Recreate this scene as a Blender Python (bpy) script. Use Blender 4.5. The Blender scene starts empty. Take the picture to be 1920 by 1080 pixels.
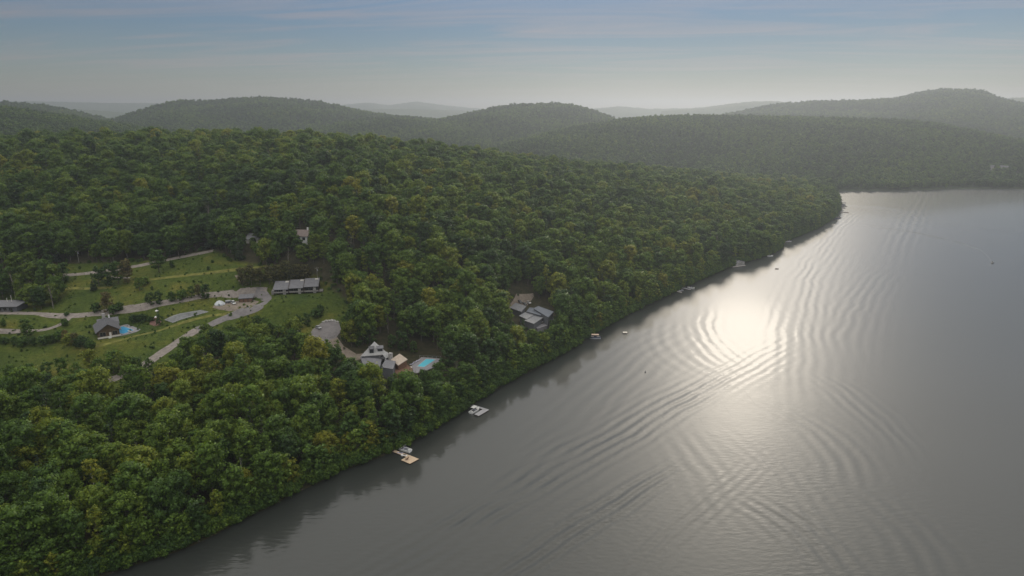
import bpy, bmesh, math, random
import numpy as np
from mathutils import Vector, Matrix

SC = bpy.context.scene
COL = SC.collection
R_ = math.radians
rng = np.random.default_rng(11)
random.seed(5)

# ------------------------------------------------------------------ camera
HCAM = 140.0                      # the drone flies 140 m over the lake
FPX = 1280.0                      # focal length in pixels of the 1920 px wide photograph
PITCH = math.atan((540 - 208) / FPX)
cd = bpy.data.cameras.new('camera')
cd.sensor_width = 36.0
cd.lens = 36.0 * FPX / 1920
cd.clip_start = 1.0
cd.clip_end = 60000
cam = bpy.data.objects.new('camera', cd)
COL.objects.link(cam)
cam.location = (0, 0, HCAM)
cam.rotation_euler = (math.pi / 2 - PITCH, 0, 0)
SC.camera = cam

# ------------------------------------------------------------------ world, sun, exposure
SUN_AZ, SUN_EL = 19.5, 17.5       # degrees to the right of the view, degrees above the horizon
w = bpy.data.worlds.new('World')
SC.world = w
w.use_nodes = True
wt = w.node_tree
wt.nodes.clear()


def N(t, typ, **kw):
    n = t.nodes.new(typ)
    for k, v in kw.items():
        if k == 'inp':
            for a, b in v.items():
                n.inputs[a].default_value = b
        else:
            setattr(n, k, v)
    return n


def L(t, a, b):
    t.links.new(a, b)


def MATH(t, op, a, b=None, c=None, clamp=False):
    n = t.nodes.new('ShaderNodeMath')
    n.operation = op
    n.use_clamp = clamp
    for i, x in enumerate((a, b, c)):
        if x is None:
            continue
        if isinstance(x, (int, float)):
            n.inputs[i].default_value = x
        else:
            t.links.new(x, n.inputs[i])
    return n.outputs[0]


sky = N(wt, 'ShaderNodeTexSky', sky_type='NISHITA', sun_disc=False)
sky.sun_elevation = R_(SUN_EL)
sky.sun_rotation = R_(SUN_AZ)
sky.altitude = 200
sky.air_density = 1.0
sky.dust_density = 0.02
sky.ozone_density = 3.0
# thin high cirrus, streaked, seen as a pale veil mixed over the sky
tc = N(wt, 'ShaderNodeTexCoord')
sep = N(wt, 'ShaderNodeSeparateXYZ')
L(wt, tc.outputs['Generated'], sep.inputs[0])
zc = MATH(wt, 'ADD', MATH(wt, 'MAXIMUM', sep.outputs['Z'], 0.0), 0.06)
cx = MATH(wt, 'DIVIDE', sep.outputs['X'], zc)
cy = MATH(wt, 'DIVIDE', sep.outputs['Y'], zc)
cmb = N(wt, 'ShaderNodeCombineXYZ')
L(wt, MATH(wt, 'MULTIPLY', cx, 0.42), cmb.inputs['X'])
L(wt, MATH(wt, 'ADD', MATH(wt, 'MULTIPLY', cy, 1.5), MATH(wt, 'MULTIPLY', cx, 0.22)), cmb.inputs['Y'])
nz = N(wt, 'ShaderNodeTexNoise', inp={'Scale': 0.9, 'Detail': 7.0, 'Roughness': 0.62, 'Distortion': 0.9})
L(wt, cmb.outputs[0], nz.inputs['Vector'])
ramp = N(wt, 'ShaderNodeValToRGB')
ramp.color_ramp.elements[0].position = 0.45
ramp.color_ramp.elements[0].color = (0, 0, 0, 1)
ramp.color_ramp.elements[1].position = 0.72
ramp.color_ramp.elements[1].color = (1, 1, 1, 1)
L(wt, nz.outputs['Fac'], ramp.inputs[0])
up = MATH(wt, 'MULTIPLY', sep.outputs['Z'], 14.0, clamp=True)
cf = MATH(wt, 'MULTIPLY', MATH(wt, 'MULTIPLY', ramp.outputs[0], up), 0.75)
bw = N(wt, 'ShaderNodeRGBToBW')
L(wt, sky.outputs[0], bw.inputs[0])
cl = N(wt, 'ShaderNodeMix', data_type='RGBA')
cl.blend_type = 'MULTIPLY'
cl.inputs['Factor'].default_value = 1.0
L(wt, bw.outputs[0], cl.inputs['A'])
cl.inputs['B'].default_value = (1.35, 1.27, 1.2, 1)
mx = N(wt, 'ShaderNodeMix', data_type='RGBA')
L(wt, cf, mx.inputs['Factor'])
L(wt, sky.outputs[0], mx.inputs['A'])
L(wt, cl.outputs['Result'], mx.inputs['B'])
# a hazy evening: the veil of thin cloud evens out the sky's contrast
gm = N(wt, 'ShaderNodeGamma', inp={'Gamma': 0.6})
L(wt, mx.outputs['Result'], gm.inputs['Color'])
wb = N(wt, 'ShaderNodeMix', data_type='RGBA')
wb.blend_type = 'MULTIPLY'
wb.inputs['Factor'].default_value = 1.0
wr = N(wt, 'ShaderNodeValToRGB')
wr.color_ramp.elements[0].position = 0.0
wr.color_ramp.elements[0].color = (1.05, 0.96, 0.90, 1)
wr.color_ramp.elements[1].position = 0.16
wr.color_ramp.elements[1].color = (0.88, 0.97, 1.22, 1)
L(wt, sep.outputs['Z'], wr.inputs[0])
L(wt, wr.outputs[0], wb.inputs['B'])
hsv = N(wt, 'ShaderNodeHueSaturation', inp={'Saturation': 1.55})
L(wt, gm.outputs[0], hsv.inputs['Color'])
L(wt, hsv.outputs[0], wb.inputs['A'])
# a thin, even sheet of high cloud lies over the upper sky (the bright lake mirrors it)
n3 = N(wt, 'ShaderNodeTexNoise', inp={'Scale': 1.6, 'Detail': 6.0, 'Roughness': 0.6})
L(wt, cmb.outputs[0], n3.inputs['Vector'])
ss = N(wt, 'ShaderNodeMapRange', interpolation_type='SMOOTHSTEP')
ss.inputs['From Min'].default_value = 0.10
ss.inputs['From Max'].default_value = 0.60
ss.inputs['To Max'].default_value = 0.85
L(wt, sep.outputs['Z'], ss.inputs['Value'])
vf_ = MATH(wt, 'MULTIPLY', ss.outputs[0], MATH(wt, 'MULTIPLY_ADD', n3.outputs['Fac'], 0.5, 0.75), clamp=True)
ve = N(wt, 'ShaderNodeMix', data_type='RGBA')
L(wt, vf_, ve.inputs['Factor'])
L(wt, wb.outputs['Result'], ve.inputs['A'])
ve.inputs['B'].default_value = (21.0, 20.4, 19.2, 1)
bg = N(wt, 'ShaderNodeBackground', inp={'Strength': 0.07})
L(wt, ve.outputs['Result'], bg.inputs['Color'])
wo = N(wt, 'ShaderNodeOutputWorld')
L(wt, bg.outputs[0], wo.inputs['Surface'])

sl = bpy.data.lights.new('sun', 'SUN')
sl.energy = 2.0
sl.angle = R_(6.0)            # the sun stands behind thin haze
sl.color = (1.0, 0.89, 0.74)
sun = bpy.data.objects.new('sun', sl)
COL.objects.link(sun)
sd = Vector((math.sin(R_(SUN_AZ)) * math.cos(R_(SUN_EL)), math.cos(R_(SUN_AZ)) * math.cos(R_(SUN_EL)), math.sin(R_(SUN_EL))))
sun.rotation_euler = sd.to_track_quat('Z', 'Y').to_euler()
sun.location = sd * 500

SC.view_settings.view_transform = 'Standard'
SC.view_settings.look = 'None'
SC.view_settings.gamma = 1.0
SC.view_settings.use_curve_mapping = False
SC.view_settings.exposure = 0.39
cy_ = SC.cycles
cy_.max_bounces = 6
cy_.diffuse_bounces = 2
cy_.glossy_bounces = 2
cy_.transmission_bounces = 3
cy_.transparent_max_bounces = 8
cy_.volume_bounces = 0
cy_.sample_clamp_indirect = 3.0
cy_.sample_clamp_direct = 0.45
cy_.use_denoising = True

# ------------------------------------------------------------------ photo pixel <-> world
SP, CP = math.sin(PITCH), math.cos(PITCH)


def ray(u, v):
    xc = (u - 960) / FPX
    yc = (540 - v) / FPX
    return np.array([xc, CP + yc * SP, -SP + yc * CP])


def pt(u, v, z=0.0):
    d = ray(u, v)
    t = (z - HCAM) / d[2]
    return np.array([d[0] * t, d[1] * t, z])


def pty(u, v, y):
    d = ray(u, v)
    t = y / d[1]
    return np.array([d[0] * t, y, HCAM + d[2] * t])


def proj(P):
    P = np.asarray(P, float)
    x = P[..., 0]
    y = P[..., 1]
    z = P[..., 2] - HCAM
    f = y * CP - z * SP
    upv = y * SP + z * CP
    f = np.where(f < 1, 1, f)
    return 960 + FPX * x / f, 540 - FPX * upv / f, f


def inpoly(poly, u, v):
    u = np.asarray(u, float)
    v = np.asarray(v, float)
    res = np.zeros(u.shape, bool)
    n = len(poly)
    for i in range(n):
        x0, y0 = poly[i]
        x1, y1 = poly[(i + 1) % n]
        c = ((y0 > v) != (y1 > v)) & (u < (x1 - x0) * (v - y0) / ((y1 - y0) + 1e-12) + x0)
        res ^= c
    return res


# ------------------------------------------------------------------ mesh helpers
def link(o, parent=None):
    COL.objects.link(o)
    if parent is not None:
        o.parent = parent
    return o


def mesh_obj(name, v, f, m=None, parent=None, smooth=False):
    me = bpy.data.meshes.new(name)
    me.from_pydata([tuple(map(float, p)) for p in v] if not isinstance(v, np.ndarray) else v.tolist(), [], f if not isinstance(f, np.ndarray) else f.tolist())
    if smooth:
        me.polygons.foreach_set('use_smooth', [True] * len(me.polygons))
    if m is not None:
        me.materials.append(m)
    me.update()
    return link(bpy.data.objects.new(name, me), parent)


def tag(o, label=None, cat=None, group=None, kind=None):
    for k, x in (('label', label), ('category', cat), ('group', group), ('kind', kind)):
        if x:
            o[k] = x
    return o


def empty(name, loc, rz=0.0, label=None, cat=None, group=None):
    o = bpy.data.objects.new(name, None)
    o.empty_display_size = 0.5
    o.location = [float(x) for x in loc]
    o.rotation_euler = (0, 0, float(rz))
    link(o)
    return tag(o, label, cat, group)


class MB:
    def __init__(s):
        s.v = []
        s.f = []

    def box(s, x0, x1, y0, y1, z0, z1):
        n = len(s.v)
        s.v += [(x0, y0, z0), (x1, y0, z0), (x1, y1, z0), (x0, y1, z0), (x0, y0, z1), (x1, y0, z1), (x1, y1, z1), (x0, y1, z1)]
        s.f += [(n, n + 3, n + 2, n + 1), (n + 4, n + 5, n + 6, n + 7), (n, n + 1, n + 5, n + 4), (n + 1, n + 2, n + 6, n + 5), (n + 2, n + 3, n + 7, n + 6), (n + 3, n, n + 4, n + 7)]
        return s

    def prism(s, bottom, top):
        """any polygon extruded between two loops of points"""
        n = len(s.v)
        k = len(bottom)
        s.v += [tuple(p) for p in bottom] + [tuple(p) for p in top]
        s.f += [tuple(range(n + k - 1, n - 1, -1)), tuple(range(n + k, n + 2 * k))]
        for i in range(k):
            j = (i + 1) % k
            s.f.append((n + i, n + j, n + k + j, n + k + i))
        return s

    def slab(s, pts, t):
        """a sheet of thickness t under the given top points"""
        return s.prism([(p[0], p[1], p[2] - t) for p in pts], pts)

    def tube(s, p, q, r, r2=None, n=6):
        p, q = Vector(p), Vector(q)
        r2 = r if r2 is None else r2
        d = (q - p).normalized()
        a = d.orthogonal().normalized()
        b = d.cross(a)
        ring = lambda c, rr: [tuple(c + (a * math.cos(2 * math.pi * i / n) + b * math.sin(2 * math.pi * i / n)) * rr) for i in range(n)]
        return s.prism(ring(p, r), ring(q, r2))

    def loft(s, rings, cap=True):
        n = len(s.v)
        k = len(rings[0])
        for r in rings:
            s.v += [tuple(p) for p in r]
        for i in range(len(rings) - 1):
            for j in range(k):
                a, b = n + i * k + j, n + i * k + (j + 1) % k
                s.f.append((a, b, b + k, a + k))
        if cap:
            s.f += [tuple(range(n + k - 1, n - 1, -1)), tuple(range(n + (len(rings) - 1) * k, n + len(rings) * k))]
        return s

    def build(s, name, m, parent=None, smooth=False):
        return mesh_obj(name, s.v, s.f, m, parent, smooth)


# ------------------------------------------------------------------ materials
def mat(name, col, rough=0.8, spec=0.3, noise=0.0, nscale=2.0, bump=0.0, bscale=8.0, metal=0.0, col2=None, stretch=None):
    m = bpy.data.materials.new(name)
    m.use_nodes = True
    t = m.node_tree
    b = t.nodes['Principled BSDF']
    b.inputs['Roughness'].default_value = rough
    b.inputs['Specular IOR Level'].default_value = spec
    b.inputs['Metallic'].default_value = metal
    c = (*col, 1)
    if noise or col2:
        tc = N(t, 'ShaderNodeTexCoord')
        src = tc.outputs['Object']
        if stretch:
            mp = N(t, 'ShaderNodeMapping')
            mp.inputs['Scale'].default_value = stretch
            L(t, src, mp.inputs[0])
            src = mp.outputs[0]
        nz = N(t, 'ShaderNodeTexNoise', inp={'Scale': nscale, 'Detail': 5.0, 'Roughness': 0.65})
        L(t, src, nz.inputs['Vector'])
        rp = N(t, 'ShaderNodeValToRGB')
        rp.color_ramp.elements[0].position = 0.32
        rp.color_ramp.elements[1].position = 0.68
        d = col2 or tuple(x * (1 - noise) for x in col)
        e = col if col2 else tuple(x * (1 + noise) for x in col)
        rp.color_ramp.elements[0].color = (*d, 1)
        rp.color_ramp.elements[1].color = (*e, 1)
        L(t, nz.outputs['Fac'], rp.inputs[0])
        L(t, rp.outputs[0], b.inputs['Base Color'])
        if bump:
            n2 = N(t, 'ShaderNodeTexNoise', inp={'Scale': bscale, 'Detail': 4.0})
            L(t, src, n2.inputs['Vector'])
            bp = N(t, 'ShaderNodeBump', inp={'Strength': 0.6, 'Distance': bump})
            L(t, n2.outputs['Fac'], bp.inputs['Height'])
            L(t, bp.outputs[0], b.inputs['Normal'])
    else:
        b.inputs['Base Color'].default_value = c
    return m


def leaf_mat(name, stops, trans=0.35):
    """foliage: hue from the tree's own «tint», brightness varied from leaf clump to leaf clump"""
    m = bpy.data.materials.new(name)
    m.use_nodes = True
    t = m.node_tree
    t.nodes.clear()
    at = N(t, 'ShaderNodeAttribute', attribute_type='INSTANCER', attribute_name='tint')
    ge = N(t, 'ShaderNodeNewGeometry')
    nz = N(t, 'ShaderNodeTexNoise', inp={'Scale': 0.35, 'Detail': 2.0})
    tc = N(t, 'ShaderNodeTexCoord')
    L(t, tc.outputs['Object'], nz.inputs['Vector'])
    f = MATH(t, 'ADD', at.outputs['Fac'], MATH(t, 'MULTIPLY_ADD', ge.outputs['Random Per Island'], 0.22, -0.11))
    f = MATH(t, 'ADD', f, MATH(t, 'MULTIPLY_ADD', nz.outputs['Fac'], 0.3, -0.15), clamp=True)
    rp = N(t, 'ShaderNodeValToRGB')
    el = rp.color_ramp.elements
    for i, (p, c) in enumerate(stops):
        e = el[i] if i < 2 else el.new(p)
        e.position = p
        e.color = (*c, 1)
    L(t, f, rp.inputs[0])
    hs = N(t, 'ShaderNodeHueSaturation')
    L(t, MATH(t, 'MULTIPLY_ADD', ge.outputs['Random Per Island'], 0.7, 0.65), hs.inputs['Value'])
    L(t, rp.outputs[0], hs.inputs['Color'])
    d = N(t, 'ShaderNodeBsdfPrincipled', inp={'Roughness': 0.62, 'Specular IOR Level': 0.22})
    L(t, hs.outputs[0], d.inputs['Base Color'])
    tr = N(t, 'ShaderNodeBsdfTranslucent')
    mxx = N(t, 'ShaderNodeMix', data_type='RGBA')
    mxx.blend_type = 'MULTIPLY'
    mxx.inputs['Factor'].default_value = 1
    mxx.inputs['B'].default_value = (1.35, 1.25, 0.5, 1)
    L(t, hs.outputs[0], mxx.inputs['A'])
    L(t, mxx.outputs['Result'], tr.inputs['Color'])
    ms = N(t, 'ShaderNodeMixShader', inp={0: trans})
    L(t, d.outputs[0], ms.inputs[1])
    L(t, tr.outputs[0], ms.inputs[2])
    o = N(t, 'ShaderNodeOutputMaterial')
    L(t, ms.outputs[0], o.inputs['Surface'])
    return m


M = {}
M['leaf'] = leaf_mat('broad leaves', [(0.0, (0.024, 0.052, 0.015)), (1.0, (0.170, 0.172, 0.018)), (0.3, (0.050, 0.098, 0.017)), (0.55, (0.080, 0.135, 0.017)), (0.8, (0.118, 0.158, 0.017))], 0.36)
M['needle'] = leaf_mat('conifer needles', [(0.0, (0.016, 0.032, 0.016)), (1.0, (0.045, 0.065, 0.022))], 0.12)
M['sere'] = leaf_mat('olive brown leaves', [(0.0, (0.065, 0.075, 0.026)), (1.0, (0.15, 0.115, 0.05))], 0.4)
M['bark'] = mat('bark', (0.10, 0.085, 0.07), 0.9, 0.1, 0.35, 1.5)
M['birch'] = mat('pale birch bark', (0.55, 0.53, 0.48), 0.8, 0.2, 0.3, 2.5)

# ------------------------------------------------------------------ shoreline and land heights
SHORE_PX = [(-160, 1180), (120, 1100), (210, 1072), (350, 1026), (500, 950), (640, 882), (740, 845), (840, 788), (930, 728), (985, 700), (1060, 660), (1100, 634), (1180, 588), (1280, 540),
            (1370, 500), (1440, 479), (1462, 468), (1467, 455), (1530, 430), (1566, 408), (1574, 392), (1571, 376), (1563, 358), (1556, 350)]
SHORE = [pt(u, v)[:2] for u, v in SHORE_PX]
S0 = [np.array([-900., -60.]), np.array([-420., 80.]), np.array([-230., 128.])] + SHORE[1:] + [np.array([505., 1330.]), np.array([430., 1400.])]
SHORE_POLY = [tuple(p) for p in S0] + [(430, 3000), (-4000, 3000), (-4000, -60)]


def shore_dist(x, y):
    """signed distance to the waterline, positive on land"""
    x = np.asarray(x, float)
    y = np.asarray(y, float)
    d = np.full(x.shape, 1e9)
    for a, b in zip(S0[:-1], S0[1:]):
        e = b - a
        t = np.clip(((x - a[0]) * e[0] + (y - a[1]) * e[1]) / (e @ e), 0, 1)
        d = np.minimum(d, np.hypot(x - a[0] - t * e[0], y - a[1] - t * e[1]))
    return np.where(inpoly(SHORE_POLY, x, y), d, -d)


RIDGE = [(-150, 266, 760), (0, 263, 760), (150, 259, 770), (300, 257, 790), (480, 256, 815), (640, 264, 860), (750, 275, 905), (900, 290, 965), (1100, 310, 1030), (1250, 322, 1090), (1400, 335, 1150), (1490, 344, 1190)]
TREE_H = 17.0
ctrl = []
for u, v, z in [(0, 740, 14), (0, 600, 26), (190, 722, 15), (190, 640, 21), (115, 600, 26), (300, 605, 26), (345, 595, 27), (440, 570, 30), (500, 550, 33), (555, 552, 33), (300, 540, 37),
                (430, 500, 45), (100, 500, 42), (300, 490, 45), (400, 470, 50), (0, 480, 47), (250, 690, 17), (380, 612, 24), (610, 620, 22), (700, 690, 16), (800, 690, 11.5), (760, 672, 14),
                (990, 600, 11), (970, 558, 17), (1130, 547, 12), (570, 462, 56), (472, 462, 54), (640, 570, 30), (800, 500, 44), (880, 600, 20)]:
    ctrl.append(pt(u, v, z))
for u, v, y in RIDGE:
    p = pty(u, v, y)
    p[2] -= TREE_H - 1.0
    ctrl.append(p)
    q = p.copy()
    s = 1 + 330 / y
    q[0] *= s
    q[1] *= s
    q[2] = max(6, p[2] - 48)
    ctrl.append(q)
for x, y, z in [(-800, 380, 44), (-800, 650, 80), (-900, 150, 22), (-520, 200, 20), (-700, 1150, 50), (-200, 1450, 25), (350, 1560, 6)]:
    ctrl.append(np.array([x, y, z], float))
for p in S0[::2]:
    ctrl.append(np.array([p[0], p[1], 1.0]))
ctrl = np.array(ctrl)


def _phi(r2):
    return 0.5 * r2 * np.log(r2 + 1e-9)


_xy = ctrl[:, :2] / 300.0
_n = len(_xy)
_A = np.zeros((_n + 3, _n + 3))
_A[:_n, :_n] = _phi(((_xy[:, None] - _xy[None]) ** 2).sum(-1)) + np.eye(_n) * 0.004
_A[:_n, _n] = 1
_A[:_n, _n + 1:] = _xy
_A[_n, :_n] = 1
_A[_n + 1:, :_n] = _xy.T
_w = np.linalg.solve(_A, np.r_[ctrl[:, 2], 0, 0, 0])


def tps(x, y):
    sh = np.shape(x)
    X = np.stack([np.ravel(x), np.ravel(y)], -1) / 300.0
    out = np.empty(len(X))
    for i in range(0, len(X), 20000):
        c = X[i:i + 20000]
        out[i:i + 20000] = _phi(((c[:, None] - _xy[None]) ** 2).sum(-1)) @ _w[:_n] + _w[_n] + c @ _w[_n + 1:]
    return out.reshape(sh)


GX0, GX1, GY0, GY1, GS = -900.0, 640.0, 60.0, 1500.0, 4.0
gx = np.arange(GX0, GX1 + 0.1, GS)
gy = np.arange(GY0, GY1 + 0.1, GS)
XX, YY = np.meshgrid(gx, gy)
SD = shore_dist(XX, YY)
ZL = np.maximum(tps(XX, YY), 1.0)
ZL = np.where(SD > 0, 0.25 + 1.6 * (1 - np.exp(-np.maximum(SD, 0) / 3)) + ZL * (1 - np.exp(-np.maximum(SD, 0) / 22)), np.maximum(SD * 0.18, -8))
ZL += np.where(SD > 12, 0.5 * np.sin(XX / 17 + 1.3 * np.sin(YY / 23)) * np.sin(YY / 19), 0) * 0.5


def bil(G, x, y):
    fx = np.clip((np.asarray(x, float) - GX0) / GS, 0, len(gx) - 1.001)
    fy = np.clip((np.asarray(y, float) - GY0) / GS, 0, len(gy) - 1.001)
    i = fx.astype(int)
    j = fy.astype(int)
    a = fx - i
    b = fy - j
    return G[j, i] * (1 - a) * (1 - b) + G[j, i + 1] * a * (1 - b) + G[j + 1, i] * (1 - a) * b + G[j + 1, i + 1] * a * b


def gz(x, y):
    return bil(ZL, x, y)


def at(u, v):
    """the point of the land (or water) seen at a photo pixel"""
    z = 20.0
    d = ray(u, v)
    t0 = None
    for t in np.arange(120, 1600, 1.5):
        p = np.array([0, 0, HCAM]) + d * t
        g = max(float(gz(p[0], p[1])), 0.0)
        if p[2] <= g:
            lo, hi = t - 1.5, t
            for _ in range(20):
                mid = (lo + hi) / 2
                p = np.array([0, 0, HCAM]) + d * mid
                if p[2] <= max(float(gz(p[0], p[1])), 0.0):
                    hi = mid
                else:
                    lo = mid
            return p
    return pt(u, v, 0)


# levelled building plots
for u, v, r0, fall in ((222, 625, 15, 16), (192, 627, 10, 12), (558, 552, 15, 12), (1000, 590, 19, 14), (712, 682, 14, 12), (795, 683, 13, 12), (462, 567, 9, 9), (-10, 584, 26, 12)):
    c_ = at(u, v)
    dd_ = np.hypot(XX - c_[0], YY - c_[1])
    q_ = np.clip((dd_ - r0) / fall, 0, 1)
    q_ = q_ * q_ * (3 - 2 * q_)
    ZL[:] = np.where(SD > 1, c_[2] * (1 - q_) + ZL * q_, ZL)

# where the land lies open as grass, in photo pixels of the bare ground
FIELD = [(-120, 512), (60, 503), (110, 497), (260, 491), (330, 483), (400, 467), (440, 488), (500, 500), (590, 520), (640, 555), (668, 585), (640, 608), (600, 634), (548, 642), (522, 626), (430, 636), (375, 655), (335, 695), (290, 735), (250, 745), (160, 742), (100, 735), (-120, 742)]
CLEAR = FIELD
# yards and lots kept free of trees
LOT = [(560, 662), (590, 612), (607, 599), (640, 598), (655, 612), (650, 640), (660, 655), (640, 672)]
YARD = [(640, 668), (662, 655), (690, 640), (740, 648), (790, 662), (845, 675), (838, 700), (790, 712), (720, 720), (660, 700)]
YARD2 = [(938, 590), (952, 572), (965, 548), (1002, 545), (1010, 560), (1050, 590), (1058, 612), (1030, 628), (990, 626), (955, 612)]

U_, V_, _f = proj(np.stack([XX, YY, ZL], -1))
fm = np.zeros(XX.shape)
for P in (FIELD,):
    fm = np.maximum(fm, inpoly(P, U_, V_))
fm *= (SD > 6) & (_f < 700)
for _ in range(2):
    fm = (fm + np.roll(fm, 1, 0) + np.roll(fm, -1, 0) + np.roll(fm, 1, 1) + np.roll(fm, -1, 1)) / 5

nx, ny = len(gx), len(gy)
idx = np.arange(nx * ny).reshape(ny, nx)
F = np.stack([idx[:-1, :-1], idx[:-1, 1:], idx[1:, 1:], idx[1:, :-1]], -1).reshape(-1, 4)
VV = np.stack([XX, YY, ZL], -1).reshape(-1, 3)

# ground: grass where open, leaf litter under the trees
mg = bpy.data.materials.new('ground')
mg.use_nodes = True
t = mg.node_tree
b = t.nodes['Principled BSDF']
b.inputs['Roughness'].default_value = 0.95
b.inputs['Specular IOR Level'].default_value = 0.1
tc = N(t, 'ShaderNodeTexCoord')
at_ = N(t, 'ShaderNodeAttribute', attribute_name='meadow')


def noise(t, src, sc, det=5, rough=0.6):
    n = N(t, 'ShaderNodeTexNoise', inp={'Scale': sc, 'Detail': det, 'Roughness': rough})
    L(t, src, n.inputs['Vector'])
    return n.outputs['Fac']


def ramp2(t, fac, stops):
    r = N(t, 'ShaderNodeValToRGB')
    for i, (p, c) in enumerate(stops):
        e = r.color_ramp.elements[i] if i < 2 else r.color_ramp.elements.new(p)
        e.position = p
        e.color = (*c, 1)
    L(t, fac, r.inputs[0])
    return r.outputs[0]


def mixc(t, f, a, b, mode='MIX'):
    n = N(t, 'ShaderNodeMix', data_type='RGBA')
    n.blend_type = mode
    for s, x in (('Factor', f), ('A', a), ('B', b)):
        if isinstance(x, (int, float)):
            n.inputs[s].default_value = x
        elif isinstance(x, tuple):
            n.inputs[s].default_value = (*x, 1)
        else:
            L(t, x, n.inputs[s])
    return n.outputs['Result']


g1 = ramp2(t, noise(t, tc.outputs['Object'], 0.035, 4), [(0.3, (0.030, 0.052, 0.010)), (0.72, (0.115, 0.108, 0.022)), (0.5, (0.054, 0.076, 0.013))])
g2 = ramp2(t, noise(t, tc.outputs['Object'], 0.55, 6, 0.75), [(0.3, (0.42, 0.48, 0.45)), (0.7, (1.4, 1.3, 1.2))])
g3 = mixc(t, 1.0, g1, g2, 'MULTIPLY')
fl = ramp2(t, noise(t, tc.outputs['Object'], 0.4), [(0.3, (0.018, 0.022, 0.010)), (0.7, (0.05, 0.042, 0.024))])
mk = MATH(t, 'MULTIPLY_ADD', noise(t, tc.outputs['Object'], 0.12), 0.6, -0.3)
mk = MATH(t, 'MULTIPLY_ADD', MATH(t, 'SUBTRACT', MATH(t, 'ADD', at_.outputs['Fac'], mk), 0.5), 4.0, 0.5, clamp=True)
L(t, mixc(t, mk, fl, g3), b.inputs['Base Color'])
bp = N(t, 'ShaderNodeBump', inp={'Strength': 0.9, 'Distance': 0.5})
L(t, noise(t, tc.outputs['Object'], 0.8, 6, 0.7), bp.inputs['Height'])
L(t, bp.outputs[0], b.inputs['Normal'])

ground = mesh_obj('ground', VV, F, mg, smooth=True)
a_ = ground.data.attributes.new('meadow', 'FLOAT', 'POINT')
a_.data.foreach_set('value', fm.ravel().astype(np.float32))
ground['kind'] = 'structure'
# ------------------------------------------------------------------ the lake
mw = bpy.data.materials.new('lake water')
mw.use_nodes = True
t = mw.node_tree
t.nodes.clear()
geo = N(t, 'ShaderNodeNewGeometry')
pos = geo.outputs['Position']
sp_ = N(t, 'ShaderNodeSeparateXYZ')
L(t, pos, sp_.inputs[0])
PX, PY = sp_.outputs['X'], sp_.outputs['Y']
warp = N(t, 'ShaderNodeTexNoise', inp={'Scale': 0.02, 'Detail': 3.0})
L(t, pos, warp.inputs['Vector'])
wv = MATH(t, 'MULTIPLY_ADD', warp.outputs['Fac'], 10.0, -5.0)
gust = N(t, 'ShaderNodeTexNoise', inp={'Scale': 0.013, 'Detail': 3.0, 'Roughness': 0.6})
L(t, pos, gust.inputs['Vector'])
heights = []
bk = N(t, 'ShaderNodeTexNoise', inp={'Scale': 0.05, 'Detail': 4.0, 'Roughness': 0.65})
L(t, pos, bk.inputs['Vector'])
brk = MATH(t, 'MULTIPLY_ADD', bk.outputs['Fac'], 3.2, -0.7, clamp=True)


def packet(pa, pb, pc, lam, width, amp, soft=1.0):
    """a train of boat-wake crests along the arc through three photo pixels on the water"""
    a, b_, c = [pt(*p)[:2] for p in (pa, pb, pc)]
    d = 2 * (a[0] * (b_[1] - c[1]) + b_[0] * (c[1] - a[1]) + c[0] * (a[1] - b_[1]))
    if abs(d) < 1e-3:
        d = 1e-3
    sq = lambda p: p[0] ** 2 + p[1] ** 2
    ox = (sq(a) * (b_[1] - c[1]) + sq(b_) * (c[1] - a[1]) + sq(c) * (a[1] - b_[1])) / d
    oy = (sq(a) * (c[0] - b_[0]) + sq(b_) * (a[0] - c[0]) + sq(c) * (b_[0] - a[0])) / d
    Rr = math.hypot(a[0] - ox, a[1] - oy)
    half = 0.62 * np.hypot(*(c - a))
    mid = (a + c) / 2
    dx = MATH(t, 'SUBTRACT', PX, float(ox))
    dy = MATH(t, 'SUBTRACT', PY, float(oy))
    r = MATH(t, 'SQRT', MATH(t, 'ADD', MATH(t, 'MULTIPLY', dx, dx), MATH(t, 'MULTIPLY', dy, dy)))
    tt = MATH(t, 'ADD', MATH(t, 'SUBTRACT', r, float(Rr)), MATH(t, 'MULTIPLY', wv, lam / 7.0))
    mx_ = MATH(t, 'SUBTRACT', PX, float(mid[0]))
    my_ = MATH(t, 'SUBTRACT', PY, float(mid[1]))
    al = MATH(t, 'MULTIPLY', MATH(t, 'ADD', MATH(t, 'MULTIPLY', mx_, mx_), MATH(t, 'MULTIPLY', my_, my_)), 1.0 / float(half * half))
    tw = MATH(t, 'MULTIPLY', tt, 1.0 / width)
    # no crests at the very centre of a tight arc
    cen_ = MATH(t, 'MULTIPLY', r, 1.0 / (0.6 * float(Rr)), clamp=True)
    env = MATH(t, 'EXPONENT', MATH(t, 'MULTIPLY', MATH(t, 'ADD', MATH(t, 'MULTIPLY', tw, tw), MATH(t, 'MULTIPLY', al, al)), -1.0))
    s = MATH(t, 'SINE', MATH(t, 'MULTIPLY', tt, 2 * math.pi / lam))
    heights.append(MATH(t, 'MULTIPLY', MATH(t, 'MULTIPLY', MATH(t, 'MULTIPLY', env, s), MATH(t, 'MULTIPLY', brk, MATH(t, 'POWER', cen_, 4.0))), amp))


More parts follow.
